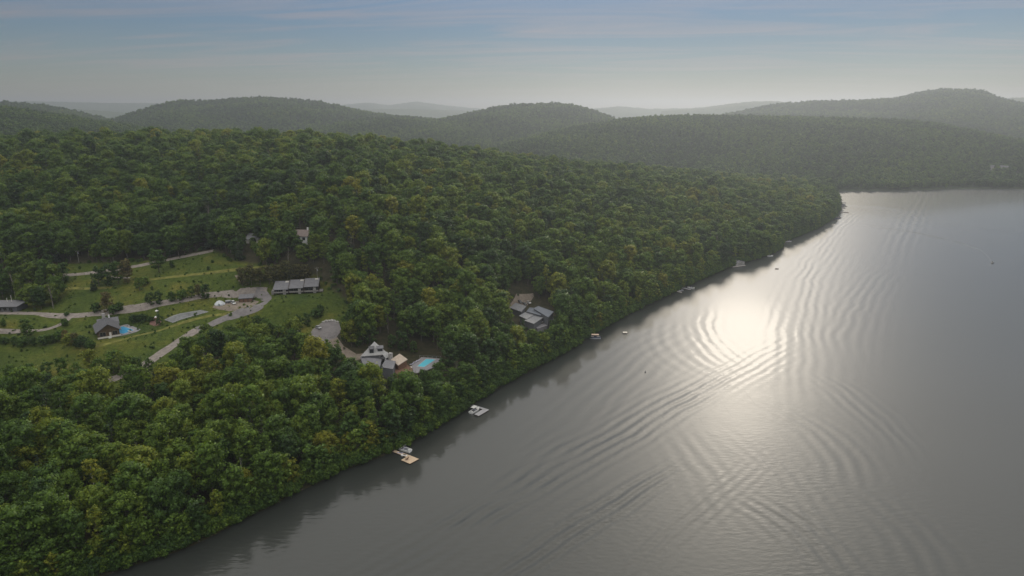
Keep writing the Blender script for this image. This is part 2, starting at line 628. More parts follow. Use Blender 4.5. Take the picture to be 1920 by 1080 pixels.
packet((690, 1090), (1010, 905), (1370, 700), 5.2, 13, 0.11)
packet((930, 1090), (1070, 1000), (1230, 900), 4.6, 9, 0.15)
packet((1330, 830), (1430, 765), (1530, 700), 4.6, 9, 0.045)
packet((1470, 770), (1545, 820), (1600, 890), 6.5, 13, 0.05)
packet((1560, 720), (1630, 775), (1680, 830), 6.0, 11, 0.04)
packet((1440, 950), (1520, 1010), (1580, 1090), 5.5, 12, 0.10)
packet((1290, 830), (1340, 900), (1400, 990), 7.0, 15, 0.03)
packet((1478, 660), (1492, 570), (1540, 480), 7.0, 24, 0.045)
packet((1400, 690), (1345, 640), (1330, 590), 7.0, 18, 0.035)
packet((1330, 700), (1270, 660), (1250, 610), 8.0, 18, 0.028)
packet((1590, 640), (1610, 580), (1650, 520), 7.0, 20, 0.028)
packet((1690, 455), (1715, 400), (1740, 360), 9.0, 20, 0.06)
packet((1590, 385), (1660, 392), (1730, 408), 9.0, 24, 0.06)
packet((1858, 492), (1780, 450), (1690, 432), 5.0, 3, 0.10)
packet((1862, 492), (1900, 486), (1960, 478), 5.0, 3, 0.08)
packet((1030, 830), (1130, 740), (1260, 640), 8.0, 26, 0.03)
packet((1420, 840), (1480, 900), (1530, 980), 6.0, 12, 0.04)
packet((1640, 940), (1700, 1000), (1740, 1080), 7.0, 16, 0.06)
packet((860, 1000), (960, 920), (1080, 830), 6.0, 10, 0.08)
packet((1500, 560), (1560, 440), (1640, 380), 6.0, 14, 0.03)
packet((1150, 1090), (1260, 1000), (1380, 900), 4.0, 9, 0.05)
h = heights[0]
for x in heights[1:]:
    h = MATH(t, 'ADD', h, x)
mp = N(t, 'ShaderNodeMapping')
mp.inputs['Rotation'].default_value = (0, 0, R_(-25))
mp.inputs['Scale'].default_value = (0.55, 1.25, 1)
L(t, pos, mp.inputs[0])
rip = N(t, 'ShaderNodeTexNoise', inp={'Scale': 0.5, 'Detail': 3.0, 'Roughness': 0.45})
L(t, mp.outputs[0], rip.inputs['Vector'])
ga = MATH(t, 'MULTIPLY_ADD', gust.outputs['Fac'], 0.22, -0.045)
# the breeze ruffles the near water and dies away farther out
near_ = N(t, 'ShaderNodeMapRange', interpolation_type='SMOOTHSTEP', inp={'From Min': 170.0, 'From Max': 330.0, 'To Min': 1.25, 'To Max': 0.3})
L(t, PY, near_.inputs['Value'])
h = MATH(t, 'ADD', h, MATH(t, 'MULTIPLY', MATH(t, 'MULTIPLY', rip.outputs['Fac'], ga), near_.outputs[0]))
bpw = N(t, 'ShaderNodeBump', inp={'Strength': 1.0, 'Distance': 1.0})
L(t, h, bpw.inputs['Height'])
pw = N(t, 'ShaderNodeBsdfPrincipled', inp={'Base Color': (0.016, 0.019, 0.017, 1), 'Roughness': 0.09, 'IOR': 1.42, 'Specular IOR Level': 0.5})
L(t, bpw.outputs[0], pw.inputs['Normal'])
pw2 = N(t, 'ShaderNodeBsdfPrincipled', inp={'Base Color': (0.020, 0.022, 0.020, 1), 'Roughness': 0.46, 'IOR': 1.42, 'Specular IOR Level': 0.5})
L(t, bpw.outputs[0], pw2.inputs['Normal'])
msw = N(t, 'ShaderNodeMixShader', inp={0: 0.42})
L(t, pw.outputs[0], msw.inputs[1])
L(t, pw2.outputs[0], msw.inputs[2])
ow = N(t, 'ShaderNodeOutputMaterial')
L(t, msw.outputs[0], ow.inputs['Surface'])
water = mesh_obj('lake', [(-1200, -800, 0), (5500, -800, 0), (5500, 1600, 0), (-1200, 1600, 0)], [(0, 1, 2, 3)], mw)
water['kind'] = 'structure'

# ------------------------------------------------------------------ the far valley floor and the hills
mh = mat('forest floor', (0.026, 0.036, 0.018), 0.95, 0.1, 0.5, 0.06)
mc = mat('distant canopy', (0.040, 0.060, 0.022), 0.95, 0.1, 0.45, 0.05, 6.0, 0.045)
va = [(-13000, 1480, 4.5), (440, 1480, 4.5), (440, 1700, 4.5), (13000, 1700, 4.5), (13000, 14500, 4.5), (-13000, 14500, 4.5)]
vf = mesh_obj('valley_floor', va, [(0, 1, 2, 3, 4, 5)], mc)
vf['kind'] = 'structure'


def vnoise(x, y, seed):
    r = np.random.default_rng(seed)
    out = np.zeros(np.shape(x))
    for _ in range(9):
        k = r.normal(size=2)
        k /= np.hypot(*k)
        out += np.sin((x * k[0] + y * k[1]) * r.uniform(0.6, 2.2) + r.uniform(0, 7))
    return out / 4.5


HILLS = []


def hill(crest, front, back, res=(90, 46), foot=4.0, drop=13.0, seed=0, spur=10.0, canopy=False, name='hill', rough=3.0):
    """crest: (photo pixel u, v of the tree line, distance); front/back: how far the slopes reach (m) or (u, range) pairs of the front foot"""
    crest = sorted(crest)
    us = np.array([c[0] for c in crest], float)
    az = np.arctan((us - 960) / FPX / (CP + 0.25 * SP))
    uu = np.linspace(us[0], us[-1], res[0])
    vv = np.interp(uu, us, [c[1] for c in crest])
    k = np.hanning(7)
    k /= k.sum()
    vv = np.convolve(np.pad(vv, 3, mode='edge'), k, 'valid')
    rr = np.interp(uu, us, [c[2] for c in crest])
    rr = np.convolve(np.pad(rr, 8, mode='edge'), np.hanning(19)[1:-1] / np.hanning(19).sum(), 'valid')
    C = []
    for u, v, r in zip(uu, vv, rr):
        d = ray(u, v)
        tt = r / math.hypot(d[0], d[1])
        C.append([d[0] * tt, d[1] * tt, HCAM + d[2] * tt - drop])
    C = np.array(C)
    dirs = C[:, :2] / np.hypot(C[:, 0], C[:, 1])[:, None]
    rc = np.hypot(C[:, 0], C[:, 1])
    if isinstance(front, (int, float)):
        rf = rc - front
    else:
        rf = np.interp(uu, [a for a, _ in front], [b for _, b in front])
    s = np.r_[np.linspace(0, 1, res[1] * 2 // 3), 1 + np.linspace(0, 1, res[1] // 3 + 1)[1:]]
    rows = []
    for sv in s:
        if sv <= 1:
            r = rf + (rc - rf) * sv
            g = 0.5 - 0.5 * np.cos(np.pi * sv ** 0.85)
            g = 0.55 * g + 0.45 * sv
        else:
            q = sv - 1
            r = rc + back * q
            g = np.full_like(rc, 1 - 0.75 * (3 * q * q - 2 * q ** 3))
        x = dirs[:, 0] * r
        y = dirs[:, 1] * r
        z = foot + (C[:, 2] - foot) * g
        wgt = np.clip(min(sv, 1.0) * (1 - min(sv, 1.0)) * 4, 0, 1) if sv <= 1 else 0.0
        z = z + spur * wgt * vnoise(x / 140, y / 140, seed)
        if canopy:
            z = z + rough * vnoise(x / 22, y / 22, seed + 1) * 0.6 + rough * rng.normal(size=x.shape) * 0.35
        rows.append(np.stack([x, y, z], -1))
    G = np.array(rows)
    n, m_ = G.shape[:2]
    ii = np.arange(n * m_).reshape(n, m_)
    Fh = np.stack([ii[:-1, :-1], ii[:-1, 1:], ii[1:, 1:], ii[1:, :-1]], -1).reshape(-1, 4)
    o = mesh_obj(name, G.reshape(-1, 3), Fh, mc if canopy else mh, smooth=not canopy)
    o['kind'] = 'structure'
    if not canopy:
        HILLS.append((G, seed))
    return G


# nearest hill across the water, its foot in the lake
hill([(880, 292, 1500), (960, 266, 1650), (1040, 245, 1800), (1100, 233, 1880), (1160, 223, 1920), (1220, 217, 1950), (1300, 215, 1980), (1400, 216, 2000), (1500, 218, 2000), (1600, 221, 2020),
      (1700, 224, 2050), (1760, 231, 2060), (1820, 243, 2060), (1880, 256, 2060), (1960, 268, 2080), (2100, 290, 2100)],
     [(880, 1330), (1300, 1300), (1520, 1290), (1570, 1345), (1750, 1440), (1800, 1490), (1930, 1540), (2100, 1600)], 420, (130, 60), foot=-2, seed=3, spur=9)
# low hill at the picture's edge and the darker one behind it
hill([(-260, 188, 1750), (-100, 192, 1780), (0, 198, 1800), (50, 204, 1820), (100, 211, 1850), (160, 221, 1880), (220, 229, 1900), (280, 239, 1900), (350, 248, 1880), (430, 258, 1850)], 900, 300, (80, 50), seed=5, spur=8)
hill([(-260, 184, 3000), (-100, 188, 3000), (0, 193, 3000), (60, 197, 3000), (110, 203, 3000), (150, 212, 3000), (190, 222, 2950), (240, 236, 2900)], 900, 400, (60, 40), seed=6)
# the broad middle hills
hill([(170, 240, 2700), (220, 223, 2800), (260, 210, 2850), (300, 198, 2900), (340, 190, 2950), (380, 192, 2980), (430, 187, 3000), (490, 184, 3000), (540, 187, 3000), (590, 191, 2980), (640, 201, 2900), (680, 211, 2800),
      (740, 219, 2700), (800, 223, 2650), (850, 230, 2600), (900, 242, 2550)], 1150, 500, (120, 56), seed=8, spur=16)
hill([(520, 258, 2150), (580, 243, 2200), (640, 229, 2250), (690, 222, 2300), (750, 222, 2300), (810, 226, 2280), (860, 236, 2200), (920, 252, 2100)], 800, 350, (60, 44), seed=9, spur=10)
hill([(740, 256, 2400), (780, 241, 2450), (830, 223, 2550), (880, 214, 2600), (920, 204, 2650), (970, 197, 2700), (1040, 195, 2700), (1080, 199, 2700), (1110, 207, 2680), (1140, 219, 2600), (1180, 232, 2500), (1230, 246, 2450)], 1100, 450, (90, 56), seed=12, spur=14)
# the high hill behind the lake
hill([(1330, 222, 3300), (1380, 212, 3400), (1450, 197, 3550), (1530, 191, 3600), (1600, 190, 3600), (1680, 186, 3650), (1720, 175, 3700), (1760, 170, 3700), (1820, 169, 3700), (1845, 172, 3700), (1870, 184, 3650),
      (1920, 197, 3600), (2000, 205, 3500), (2150, 215, 3400)], 1500, 600, (110, 56), seed=15, spur=18)
# pale ridges on the horizon
hill([(-300, 192, 9000), (0, 190, 9000), (60, 190, 9000), (120, 191, 9000), (200, 193, 9000), (260, 193, 9000), (330, 194, 9000), (420, 197, 9000), (520, 204, 9000)], 1800, 800, (200, 40), seed=20, canopy=True, drop=0, spur=20)
hill([(40, 206, 6200), (100, 203, 6200), (180, 207, 6200), (250, 212, 6200), (330, 222, 6000)], 1200, 600, (90, 40), seed=21, canopy=True, drop=0, spur=16)
hill([(560, 206, 8500), (640, 197, 8500), (690, 192, 8600), (730, 197, 8600), (780, 190, 8600), (830, 197, 8600), (880, 202, 8600), (940, 206, 8500)], 1600, 800, (150, 40), seed=22, canopy=True, drop=0, spur=20)
hill([(620, 212, 6500), (680, 205, 6500), (760, 204, 6500), (860, 207, 6500), (920, 212, 6400)], 1200, 600, (110, 40), seed=23, canopy=True, drop=0, spur=16)
hill([(1040, 210, 6800), (1110, 204, 6800), (1160, 199, 6900), (1220, 204, 6900), (1280, 203, 7000), (1340, 204, 7000)], 1200, 600, (110, 40), seed=24, canopy=True, drop=0, spur=16)
hill([(1240, 208, 5600), (1300, 203, 5700), (1360, 196, 5800), (1400, 191, 5800), (1450, 189, 5800), (1500, 194, 5800), (1560, 204, 5700)], 1200, 600, (110, 40), seed=25, canopy=True, drop=0, spur=16)
hill([(1800, 195, 6000), (1860, 187, 6000), (1920, 182, 6000), (2050, 184, 6000)], 1200, 600, (80, 40), seed=26, canopy=True, drop=0, spur=16)

# ------------------------------------------------------------------ haze
hz = MB().box(-12500, 12500, -900, 14000, -10, 330)
mz = bpy.data.materials.new('haze')
mz.use_nodes = True
t = mz.node_tree
t.nodes.clear()
pv = N(t, 'ShaderNodeVolumePrincipled', inp={'Color': (0.40, 0.44, 0.50, 1), 'Density': 0.000165, 'Anisotropy': 0.57})
oo = N(t, 'ShaderNodeOutputMaterial')
L(t, pv.outputs[0], oo.inputs['Volume'])
haze = hz.build('haze', mz)
haze['kind'] = 'stuff'
# ------------------------------------------------------------------ trees: kinds
def norm(a):
    return a / np.maximum(np.linalg.norm(a, axis=-1, keepdims=True), 1e-9)


_g = (1 + 5 ** 0.5) / 2
ICO_V = norm(np.array([(-1, _g, 0), (1, _g, 0), (-1, -_g, 0), (1, -_g, 0), (0, -1, _g), (0, 1, _g), (0, -1, -_g), (0, 1, -_g), (_g, 0, -1), (_g, 0, 1), (-_g, 0, -1), (-_g, 0, 1)], float))
ICO_F = [(0, 11, 5), (0, 5, 1), (0, 1, 7), (0, 7, 10), (0, 10, 11), (1, 5, 9), (5, 11, 4), (11, 10, 2), (10, 7, 6), (7, 1, 8), (3, 9, 4), (3, 4, 2), (3, 2, 6), (3, 6, 8), (3, 8, 9), (4, 9, 5), (2, 4, 11), (6, 2, 10), (8, 6, 7), (9, 8, 1)]


def leaves_mesh(name, m, centres, radii, per, size, squash=0.82, core=0.66, r=None, lay=0.75):
    """a crown: irregular leaf clumps spread through the shells of many limbs, round a dim inner mass"""
    V, Fq, NV = [], [], []
    n0 = 0
    for c, rad in zip(centres, radii):
        k = max(8, int(per * rad * rad))
        d = norm(r.normal(size=(k * 2, 3)))
        d = d[d[:, 2] > -0.55 - 0.3 * r.random(len(d))][:k]
        k = len(d)
        p = c + d * rad * np.array([1, 1, squash]) * np.where(r.random((k, 1)) < 0.2, 1.05 + 0.5 * r.random((k, 1)), 0.78 + 0.34 * r.random((k, 1)))
        nn = norm(d * lay + r.normal(size=(k, 3)) * 0.55 + np.array([0, 0, 0.25]))
        a = norm(np.cross(nn, r.normal(size=(k, 3))))
        b = np.cross(nn, a)
        s = size * (0.6 + 0.8 * r.random((k, 1)))
        q = np.stack([p - a * s, p - b * s * (0.5 + 0.4 * r.random((k, 1))) + a * s * 0.15, p + a * s * 0.9 + nn * s * 0.2, p + b * s * (0.5 + 0.4 * r.random((k, 1)))], 1)
        V.append(q.reshape(-1, 3))
        NV.append(np.repeat(norm(nn * 0.55 + d * 0.75), 4, 0))
        Fq += [(n0 + 4 * i, n0 + 4 * i + 1, n0 + 4 * i + 2, n0 + 4 * i + 3) for i in range(k)]
        n0 += 4 * k
        if core:
            vv = c + ICO_V * rad * core * (0.85 + 0.3 * r.random((12, 1))) * np.array([1, 1, squash])
            V.append(vv)
            NV.append(ICO_V)
            Fq += [tuple(n0 + i for i in f) for f in ICO_F]
            n0 += 12
    me = bpy.data.meshes.new(name)
    me.from_pydata(np.concatenate(V).tolist(), [], Fq)
    me.materials.append(m)
    me.update()
    VN = np.concatenate(NV)
    me.polygons.foreach_set('use_smooth', [True] * len(me.polygons))
    me.normals_split_custom_set_from_vertices(norm(VN).tolist())
    return me


def trunk_mesh(m, H, r0, limbs, r, lean=0.3):
    b = MB()
    p = np.zeros(3)
    pts = [np.array([0, 0, -0.8])]
    for i in range(1, 5):
        pts.append(np.array([r.normal() * lean * i / 4, r.normal() * lean * i / 4, H * i / 4]))
    rad = [r0 * (1 - 0.8 * i / 4) for i in range(5)]
    rings = [[tuple(c + np.array([math.cos(a), math.sin(a), 0]) * q) for a in np.linspace(0, 2 * math.pi, 7)[:-1]] for c, q in zip(pts, rad)]
    b.loft(rings)
    for c in limbs:
        h0 = H * (0.35 + 0.4 * r.random())
        b.tube((0, 0, h0), tuple(np.array(c) * np.array([0.85, 0.85, 1])), r0 * 0.3, r0 * 0.08, 4)
    me = bpy.data.meshes.new('trunk')
    me.from_pydata(b.v, [], b.f)
    me.materials.append(m)
    return me


KINDS = []   # (name, crown mesh, trunk mesh, height, radius, phrase)


def broad(seed, H, R, base, nl, per, size, name, phrase, leafm='leaf', bark='bark', squash=0.82, lobe=0.36, top=0.5, r0=0.26):
    r = np.random.default_rng(seed)
    cs, rs = [], []
    nl = int(nl * 1.7)
    ph0, ph1 = r.uniform(0, 6.28, 2)
    lobe = lobe * 0.78
    for i in range(nl):
        tt = (i + 0.5) / nl
        tt = tt ** 0.8
        env = math.sqrt(max(0.0, 1 - ((tt - (1 - top)) / (0.62 if tt > 1 - top else 0.75)) ** 2))
        rad = R * lobe * r.uniform(0.65, 1.3)
        ang = i * 2.399 + r.normal() * 0.4
        rr = max(0.0, R * env * (1 + 0.24 * math.sin(ang + ph0) + 0.14 * math.sin(2 * ang + ph1)) - rad * 0.75) * (0.5 + 0.6 * r.random())
        z = base + rad * 0.6 + (H - base - rad * 1.4) * min(1.0, max(0.0, tt + 0.07 * r.normal()))
        cs.append(np.array([math.cos(ang) * rr, math.sin(ang) * rr, z]))
        rs.append(rad)
    cs.append(np.array([r.normal() * R * .1, r.normal() * R * .1, H - R * lobe * 0.8]))
    rs.append(R * lobe)
    cm = leaves_mesh('crown', M[leafm], cs, rs, per, size, squash, 0.66, r)
    tm = trunk_mesh(M[bark], base + (H - base) * 0.55, r0, cs[::max(1, len(cs) // 5)], r)
    KINDS.append((name, cm, tm, H, R, phrase))
    return len(KINDS) - 1


def conifer(seed, H, R, name, phrase):
    r = np.random.default_rng(seed)
    cs, rs = [], []
    nl = 9
    for i in range(nl):
        tt = i / nl
        z = 1.5 + (H - 2) * tt
        rad = R * (1 - tt) ** 0.85
        for k in range(max(3, int(7 * (1 - tt)))):
            a = r.uniform(0, 6.28)
            cs.append(np.array([math.cos(a) * rad * 0.6, math.sin(a) * rad * 0.6, z + r.normal() * 0.3]))
            rs.append(max(0.45, rad * 0.5))
    cs.append(np.array([0, 0, H - 0.7]))
    rs.append(0.5)
    cm = leaves_mesh('crown', M['needle'], cs, rs, 20, 0.38, 0.55, 0.5, r, 0.4)
    tm = trunk_mesh(M['bark'], H * 0.85, 0.2, [], r, 0.05)
    KINDS.append((name, cm, tm, H, R, phrase))
    return len(KINDS) - 1


K_B = [broad(s, H, R, b, nl, 30, 0.36, 'broadleaf_tree', ph) for s, H, R, b, nl, ph in
       [(1, 17, 5.2, 3.0, 26, 'round-crowned tree'), (2, 18, 5.6, 3.4, 30, 'wide lumpy tree'), (3, 16, 4.6, 2.6, 22, 'compact dome-shaped tree'),
        (4, 19, 5.0, 3.8, 26, 'tall full-crowned tree'), (5, 17, 6.0, 3.2, 32, 'wide-spreading tree'), (6, 18, 4.4, 3.2, 22, 'upright oval tree')]]
K_N = [broad(s, H, R, b, nl, 30, 0.33, 'slender_tree', ph, top=0.55) for s, H, R, b, nl, ph in [(11, 19, 3.2, 6.0, 18, 'narrow upright tree'), (12, 17, 2.9, 5.0, 16, 'slim pointed tree')]]
K_BI = [broad(21, 18, 2.9, 9.5, 12, 22, 0.32, 'birch_tree', 'birch with a bare pale stem', bark='birch', r0=0.2, lobe=0.42)]
K_C = [conifer(31, 18, 3.2, 'conifer_tree', 'pointed dark conifer'), conifer(32, 15, 2.7, 'conifer_tree', 'small pointed conifer')]
K_S = [broad(41, 4.2, 2.6, 0.2, 12, 44, 0.28, 'shrub', 'rounded leafy shrub', lobe=0.42, r0=0.07), broad(42, 5.5, 2.4, 0.3, 12, 44, 0.28, 'shrub', 'upright leafy shrub', lobe=0.42, r0=0.08)]
K_SE = [broad(51, 12, 3.9, 0.8, 20, 30, 0.32, 'broadleaf_tree', 'olive-brown round tree', leafm='sere')]
K_SM = [broad(61, 9, 3.4, 0.5, 16, 34, 0.32, 'broadleaf_tree', 'low round tree'), broad(62, 8, 2.8, 0.4, 14, 36, 0.30, 'broadleaf_tree', 'small bushy tree')]
K_BK = [broad(71, 11, 3.6, 0.6, 20, 30, 0.33, 'broadleaf_tree', 'bank tree leafy to the ground'), broad(72, 13, 3.3, 0.8, 20, 30, 0.33, 'broadleaf_tree', 'tall bank tree leafy to the ground')]
M['snag'] = mat('grey dead wood', (0.20, 0.18, 0.16), 0.9, 0.1, 0.3, 2.0)


def snag(seed, H):
    r = np.random.default_rng(seed)
    tips = [np.array([r.normal() * 1.6, r.normal() * 1.6, H * r.uniform(.6, 1.0)]) for _ in range(11)]
    tm = trunk_mesh(M['snag'], H, 0.2, tips, r, 0.4)
    cs = [t_ + r.normal(size=3) * .3 for t_ in tips]
    cm = leaves_mesh('crown', M['sere'], cs, [0.6] * len(cs), 14, 0.16, 1.0, 0, r)
    KINDS.append(('bare_tree', cm, tm, H, 2.0, 'grey half-bare tree'))
    return len(KINDS) - 1


K_D = [snag(81, 15), snag(82, 17)]
NK = len(KINDS)

# ------------------------------------------------------------------ where trees stand
TREES = []   # x, y, z, kind, scale, tint, zone


def px_of(x, y, z):
    u, v, f = proj(np.array([[x, y, z]]))
    return u[0], v[0], f[0]


# single trees and shrubs that stand out in the open ground: base pixel, height (m), kind, tint, phrase
SINGLES = [
    (52, 634, 11.5, K_BK[0], 0.35, 'on the lawn inside the gravel loop'),
    (118, 531, 12, K_SM[0], 0.2, 'beside the upper lane'), (186, 536, 12, K_SM[1], 0.15, 'in the clump below the upper lane'),
    (176, 545, 12, K_C[1], 0.3, 'beside the clump in the meadow'), (205, 537, 14, K_SM[0], 0.1, 'in the clump below the upper lane'), (222, 533, 15, K_B[2], 0.2, 'in the clump below the upper lane'),
    (240, 530, 14, K_SE[0], 0.5, 'on the edge of the clump in the meadow'), (262, 545, 8, K_SM[1], 0.45, 'at the foot of the meadow clump'), (270, 535, 5, K_S[0], 0.6, 'at the foot of the meadow clump'),
    (299, 511, 15.5, K_B[2], 0.22, 'on its own below the upper lane'), (322, 502, 4.5, K_S[1], 0.2, 'below the upper lane'),
    (283, 573, 8, K_SM[1], 0.15, 'beside the middle gravel road'), (299, 571.5, 7.5, K_SM[0], 0.1, 'beside the middle gravel road'), (322, 566, 6, K_S[1], 0.3, 'beside the middle gravel road'),
    (344, 562, 6, K_S[0], 0.45, 'beside the middle gravel road'), (360, 559, 7, K_SM[1], 0.3, 'beside the middle gravel road'), (384, 561, 9, K_SM[0], 0.12, 'beside the middle gravel road'),
    (372, 556, 8, K_SE[0], 0.3, 'beside the middle gravel road'),
    (182, 584, 5, K_S[0], 0.2, 'on the road verge above the chalet'), (201, 585, 11, K_SE[0], 0.6, 'on the road verge above the chalet'), (217, 586, 5, K_S[0], 0.25, 'on the road verge above the chalet'),
    (225, 583, 5, K_S[1], 0.35, 'on the road verge above the chalet'), (300, 611, 6.5, K_SM[1], 0.2, 'at the corner of the hard court'),
    (252, 605, 4.5, K_S[0], 0.05, 'beyond the chalet pool'), (267, 601, 4, K_S[0], 0.1, 'beyond the chalet pool'), (282, 603, 3, K_S[0], 0.2, 'between pool and hard court'),
    (10, 645, 4, K_S[0], 0.2, 'in the hedge below the lawn'), (28, 648, 5, K_S[1], 0.2, 'in the hedge below the lawn'), (46, 648, 5, K_S[0], 0.3, 'in the hedge below the lawn'), (64, 648, 4.5, K_S[1], 0.15, 'in the hedge below the lawn'),
    (82, 647, 5, K_S[0], 0.3, 'in the hedge below the lawn'), (99, 643, 5, K_S[1], 0.25, 'in the hedge below the lawn'), (113, 640, 5.5, K_S[0], 0.35, 'in the hedge near the chalet'), (124, 640, 6, K_SE[0], 0.8, 'in the hedge near the chalet'),
    (131, 647, 6.5, K_S[1], 0.85, 'in the hedge near the chalet'), (143, 650, 7, K_SE[0], 0.3, 'in the hedge near the chalet'), (156, 652, 6, K_S[0], 0.1, 'in the hedge near the chalet'), (170, 655, 5, K_S[0], 0.3, 'at the chalet corner'),
    (551, 470, 13, K_B[2], 0.3, 'below the white house'), (560, 474, 10, K_SM[0], 0.25, 'below the white house'), (538, 470, 13, K_B[5], 0.4, 'below the white house'),
    (8, 612, 4, K_S[1], 0.3, 'on the lawn inside the gravel loop'), (122, 612, 4, K_S[0], 0.3, 'where the gravel loop meets the road'), (126, 592, 2.5, K_S[0], 0.2, 'where the gravel loop meets the road'),
    (170, 692, 10, K_SM[0], 0.85, 'on the slope under the chalet'), (186, 706, 9, K_SM[1], 0.4, 'on the slope under the chalet'), (212, 700, 11, K_SM[0], 0.45, 'on the slope under the chalet'), (226, 708, 13, K_N[1], 0.75, 'on the slope under the chalet'),
    (243, 700, 10, K_SM[0], 0.6, 'on the slope under the chalet'), (258, 704, 9, K_SM[1], 0.25, 'on the slope under the chalet'), (280, 698, 8, K_SM[1], 0.35, 'on the slope under the chalet'),
    (120, 700, 8, K_SM[0], 0.3, 'on the slope under the chalet'), (90, 708, 8, K_SM[1], 0.25, 'on the lower meadow edge'), (55, 712, 9, K_SM[0], 0.3, 'on the lower meadow edge'), (20, 716, 9, K_SM[0], 0.45, 'on the lower meadow edge'), (145, 712, 9, K_SM[1], 0.5, 'on the slope under the chalet'),
    (542, 622, 8, K_SM[0], 0.2, 'on the bank below the row house'), (560, 618, 7.5, K_SM[1], 0.15, 'on the bank below the row house'), (577, 611, 7, K_SM[0], 0.2, 'on the bank below the row house'), (556, 640, 9, K_SM[1], 0.35, 'on the bank below the row house'),
    (533, 640, 8, K_SM[0], 0.45, 'on the bank below the row house'), (592, 596, 5, K_S[0], 0.25, 'on the bank below the row house'), (600, 585, 5, K_S[1], 0.3, 'on the bank below the row house'), (515, 640, 9, K_SM[0], 0.4, 'on the bank below the row house'),
    (672, 650, 9, K_SM[0], 0.2, 'behind the lake house'), (694, 646, 10, K_SM[0], 0.15, 'behind the lake house'), (735, 652, 8, K_SM[1], 0.2, 'behind the lake house'), (758, 657, 10, K_SM[0], 0.1, 'behind the lake house'), (775, 661, 7, K_SM[1], 0.3, 'behind the lake house'),
    (648, 640, 9, K_SM[1], 0.15, 'beside the gravel parking lot'), (655, 622, 9, K_SM[0], 0.15, 'beside the gravel parking lot'), (662, 610, 9, K_SM[1], 0.2, 'beside the gravel parking lot'),
]
for u, hgt in ((455, 11), (472, 12.5), (488, 11.5), (505, 12.5), (522, 12.5), (540, 13), (558, 12.5), (574, 11)):
    SINGLES.append((u, 537 - (u - 455) * 0.08, hgt, K_SE[0], 0.1 + 0.25 * ((u * 7) % 10) / 10, 'in the row behind the row house'))
for u, v, hgt in ((318, 868, 19), (342, 905, 18), (462, 872, 20), (496, 850, 16), (262, 880, 17), (455, 905, 15)):
    SINGLES.append((u, v, hgt, K_BI[0], 0.55, 'in the near waterside wood'))
for u, v, hgt, k, ti, ph in SINGLES:
    p = at(u, v)
    TREES.append([p[0], p[1], p[2] - 0.05, k, hgt / KINDS[k][3], ti, ph])
N_SINGLE = len(TREES)
taken = [(a[0], a[1], 2.6 * a[4] if a[3] not in K_S else 1.5) for a in TREES]

# things that must stay in view: photo polygon, and how far away it lies
KEEP = [([(640, 665), (660, 652), (690, 640), (745, 650), (775, 668), (775, 690), (735, 700), (705, 684), (672, 676)], 352), ([(735, 694), (788, 664), (832, 669), (818, 690), (800, 694), (770, 700)], 352), ([(948, 578), (962, 550), (1003, 549), (1046, 580), (1044, 606), (1010, 618), (985, 604), (955, 592)], 420),
        ([(498, 530), (606, 522), (612, 552), (500, 560)], 430), ([(575, 632), (602, 602), (634, 600), (640, 622), (626, 634)], 395), ([(567, 428), (579, 430), (578, 456), (567, 456)], 520), ([(463, 441), (484, 441), (482, 456), (464, 456)], 510),
        ([(1128, 520), (1150, 520), (1150, 546), (1134, 546)], 440), ([(1381, 480), (1400, 480), (1400, 500), (1376, 500)], 640),
        ([(170, 722), (200, 706), (226, 703), (226, 712), (190, 728)], 322), ([(280, 680), (318, 645), (322, 660), (300, 678)], 340), ([(362, 620), (400, 592), (520, 556), (520, 592), (440, 592), (390, 612)], 380),
        ([(0, 640), (120, 660), (180, 640), (250, 640), (330, 612), (330, 650), (250, 680), (170, 680), (130, 690), (0, 690)], 340), ([(500, 556), (606, 552), (640, 570), (600, 590), (520, 605)], 380),
        ([(0, 565), (45, 565), (50, 590), (0, 590)], 378)]
PARCEL = [(640, 590), (810, 500), (890, 540), (1040, 680), (975, 712), (670, 640)]   # brighter plot: its brightness is painted in as yellower leaf tint
SUNNY = [(300, 700), (420, 650), (560, 660), (660, 690), (640, 760), (480, 800), (250, 860), (0, 930), (0, 760), (180, 770)]   # sunlit upper side of the wood, sunlight put into the leaf tint
CLUMP = [(-60, 530), (100, 512), (112, 560), (98, 584), (45, 586), (36, 566), (-60, 562)]

sp = 6.9
X0, Y0 = np.meshgrid(np.arange(-760, 640, sp), np.arange(100, 1460, sp))
X0 = X0 + rng.uniform(-0.44, 0.44, X0.shape) * sp + (np.arange(X0.shape[0]) % 2)[:, None] * sp * 0.5
Y0 = Y0 + rng.uniform(-0.44, 0.44, Y0.shape) * sp
X0, Y0 = X0.ravel(), Y0.ravel()
sd0 = bil(SD, X0, Y0)
z0 = gz(X0, Y0)
ok = sd0 > 2.2
azm = np.degrees(np.arctan2(X0, Y0))
ok &= (np.abs(azm) < 47) | ((X0 > -420) & (Y0 < 330))
u0, v0, f0 = proj(np.stack([X0, Y0, z0], -1))
ut, vt, _ = proj(np.stack([X0, Y0, z0 + TREE_H], -1))
ok &= (u0 > -420) & (u0 < 2000)
field = (inpoly(FIELD, u0, v0) | inpoly(LOT, u0, v0) | inpoly(YARD, u0, v0) | inpoly(YARD2, u0, v0)) & (f0 < 640)
field &= ~inpoly(CLUMP, u0, v0)
ok &= ~field
ok &= rng.random(len(ok)) > 0.05
# behind the ridge nothing shows: stop 90 m beyond it
rx = np.array([pty(*c)[:2] for c in RIDGE])
raz = np.degrees(np.arctan2(rx[:, 0], rx[:, 1]))
rrg = np.hypot(rx[:, 0], rx[:, 1])
ok &= np.hypot(X0, Y0) < np.interp(azm, raz, rrg) + 130
X0, Y0, z0, sd0, f0, u0, v0 = [a[ok] for a in (X0, Y0, z0, sd0, f0, u0, v0)]
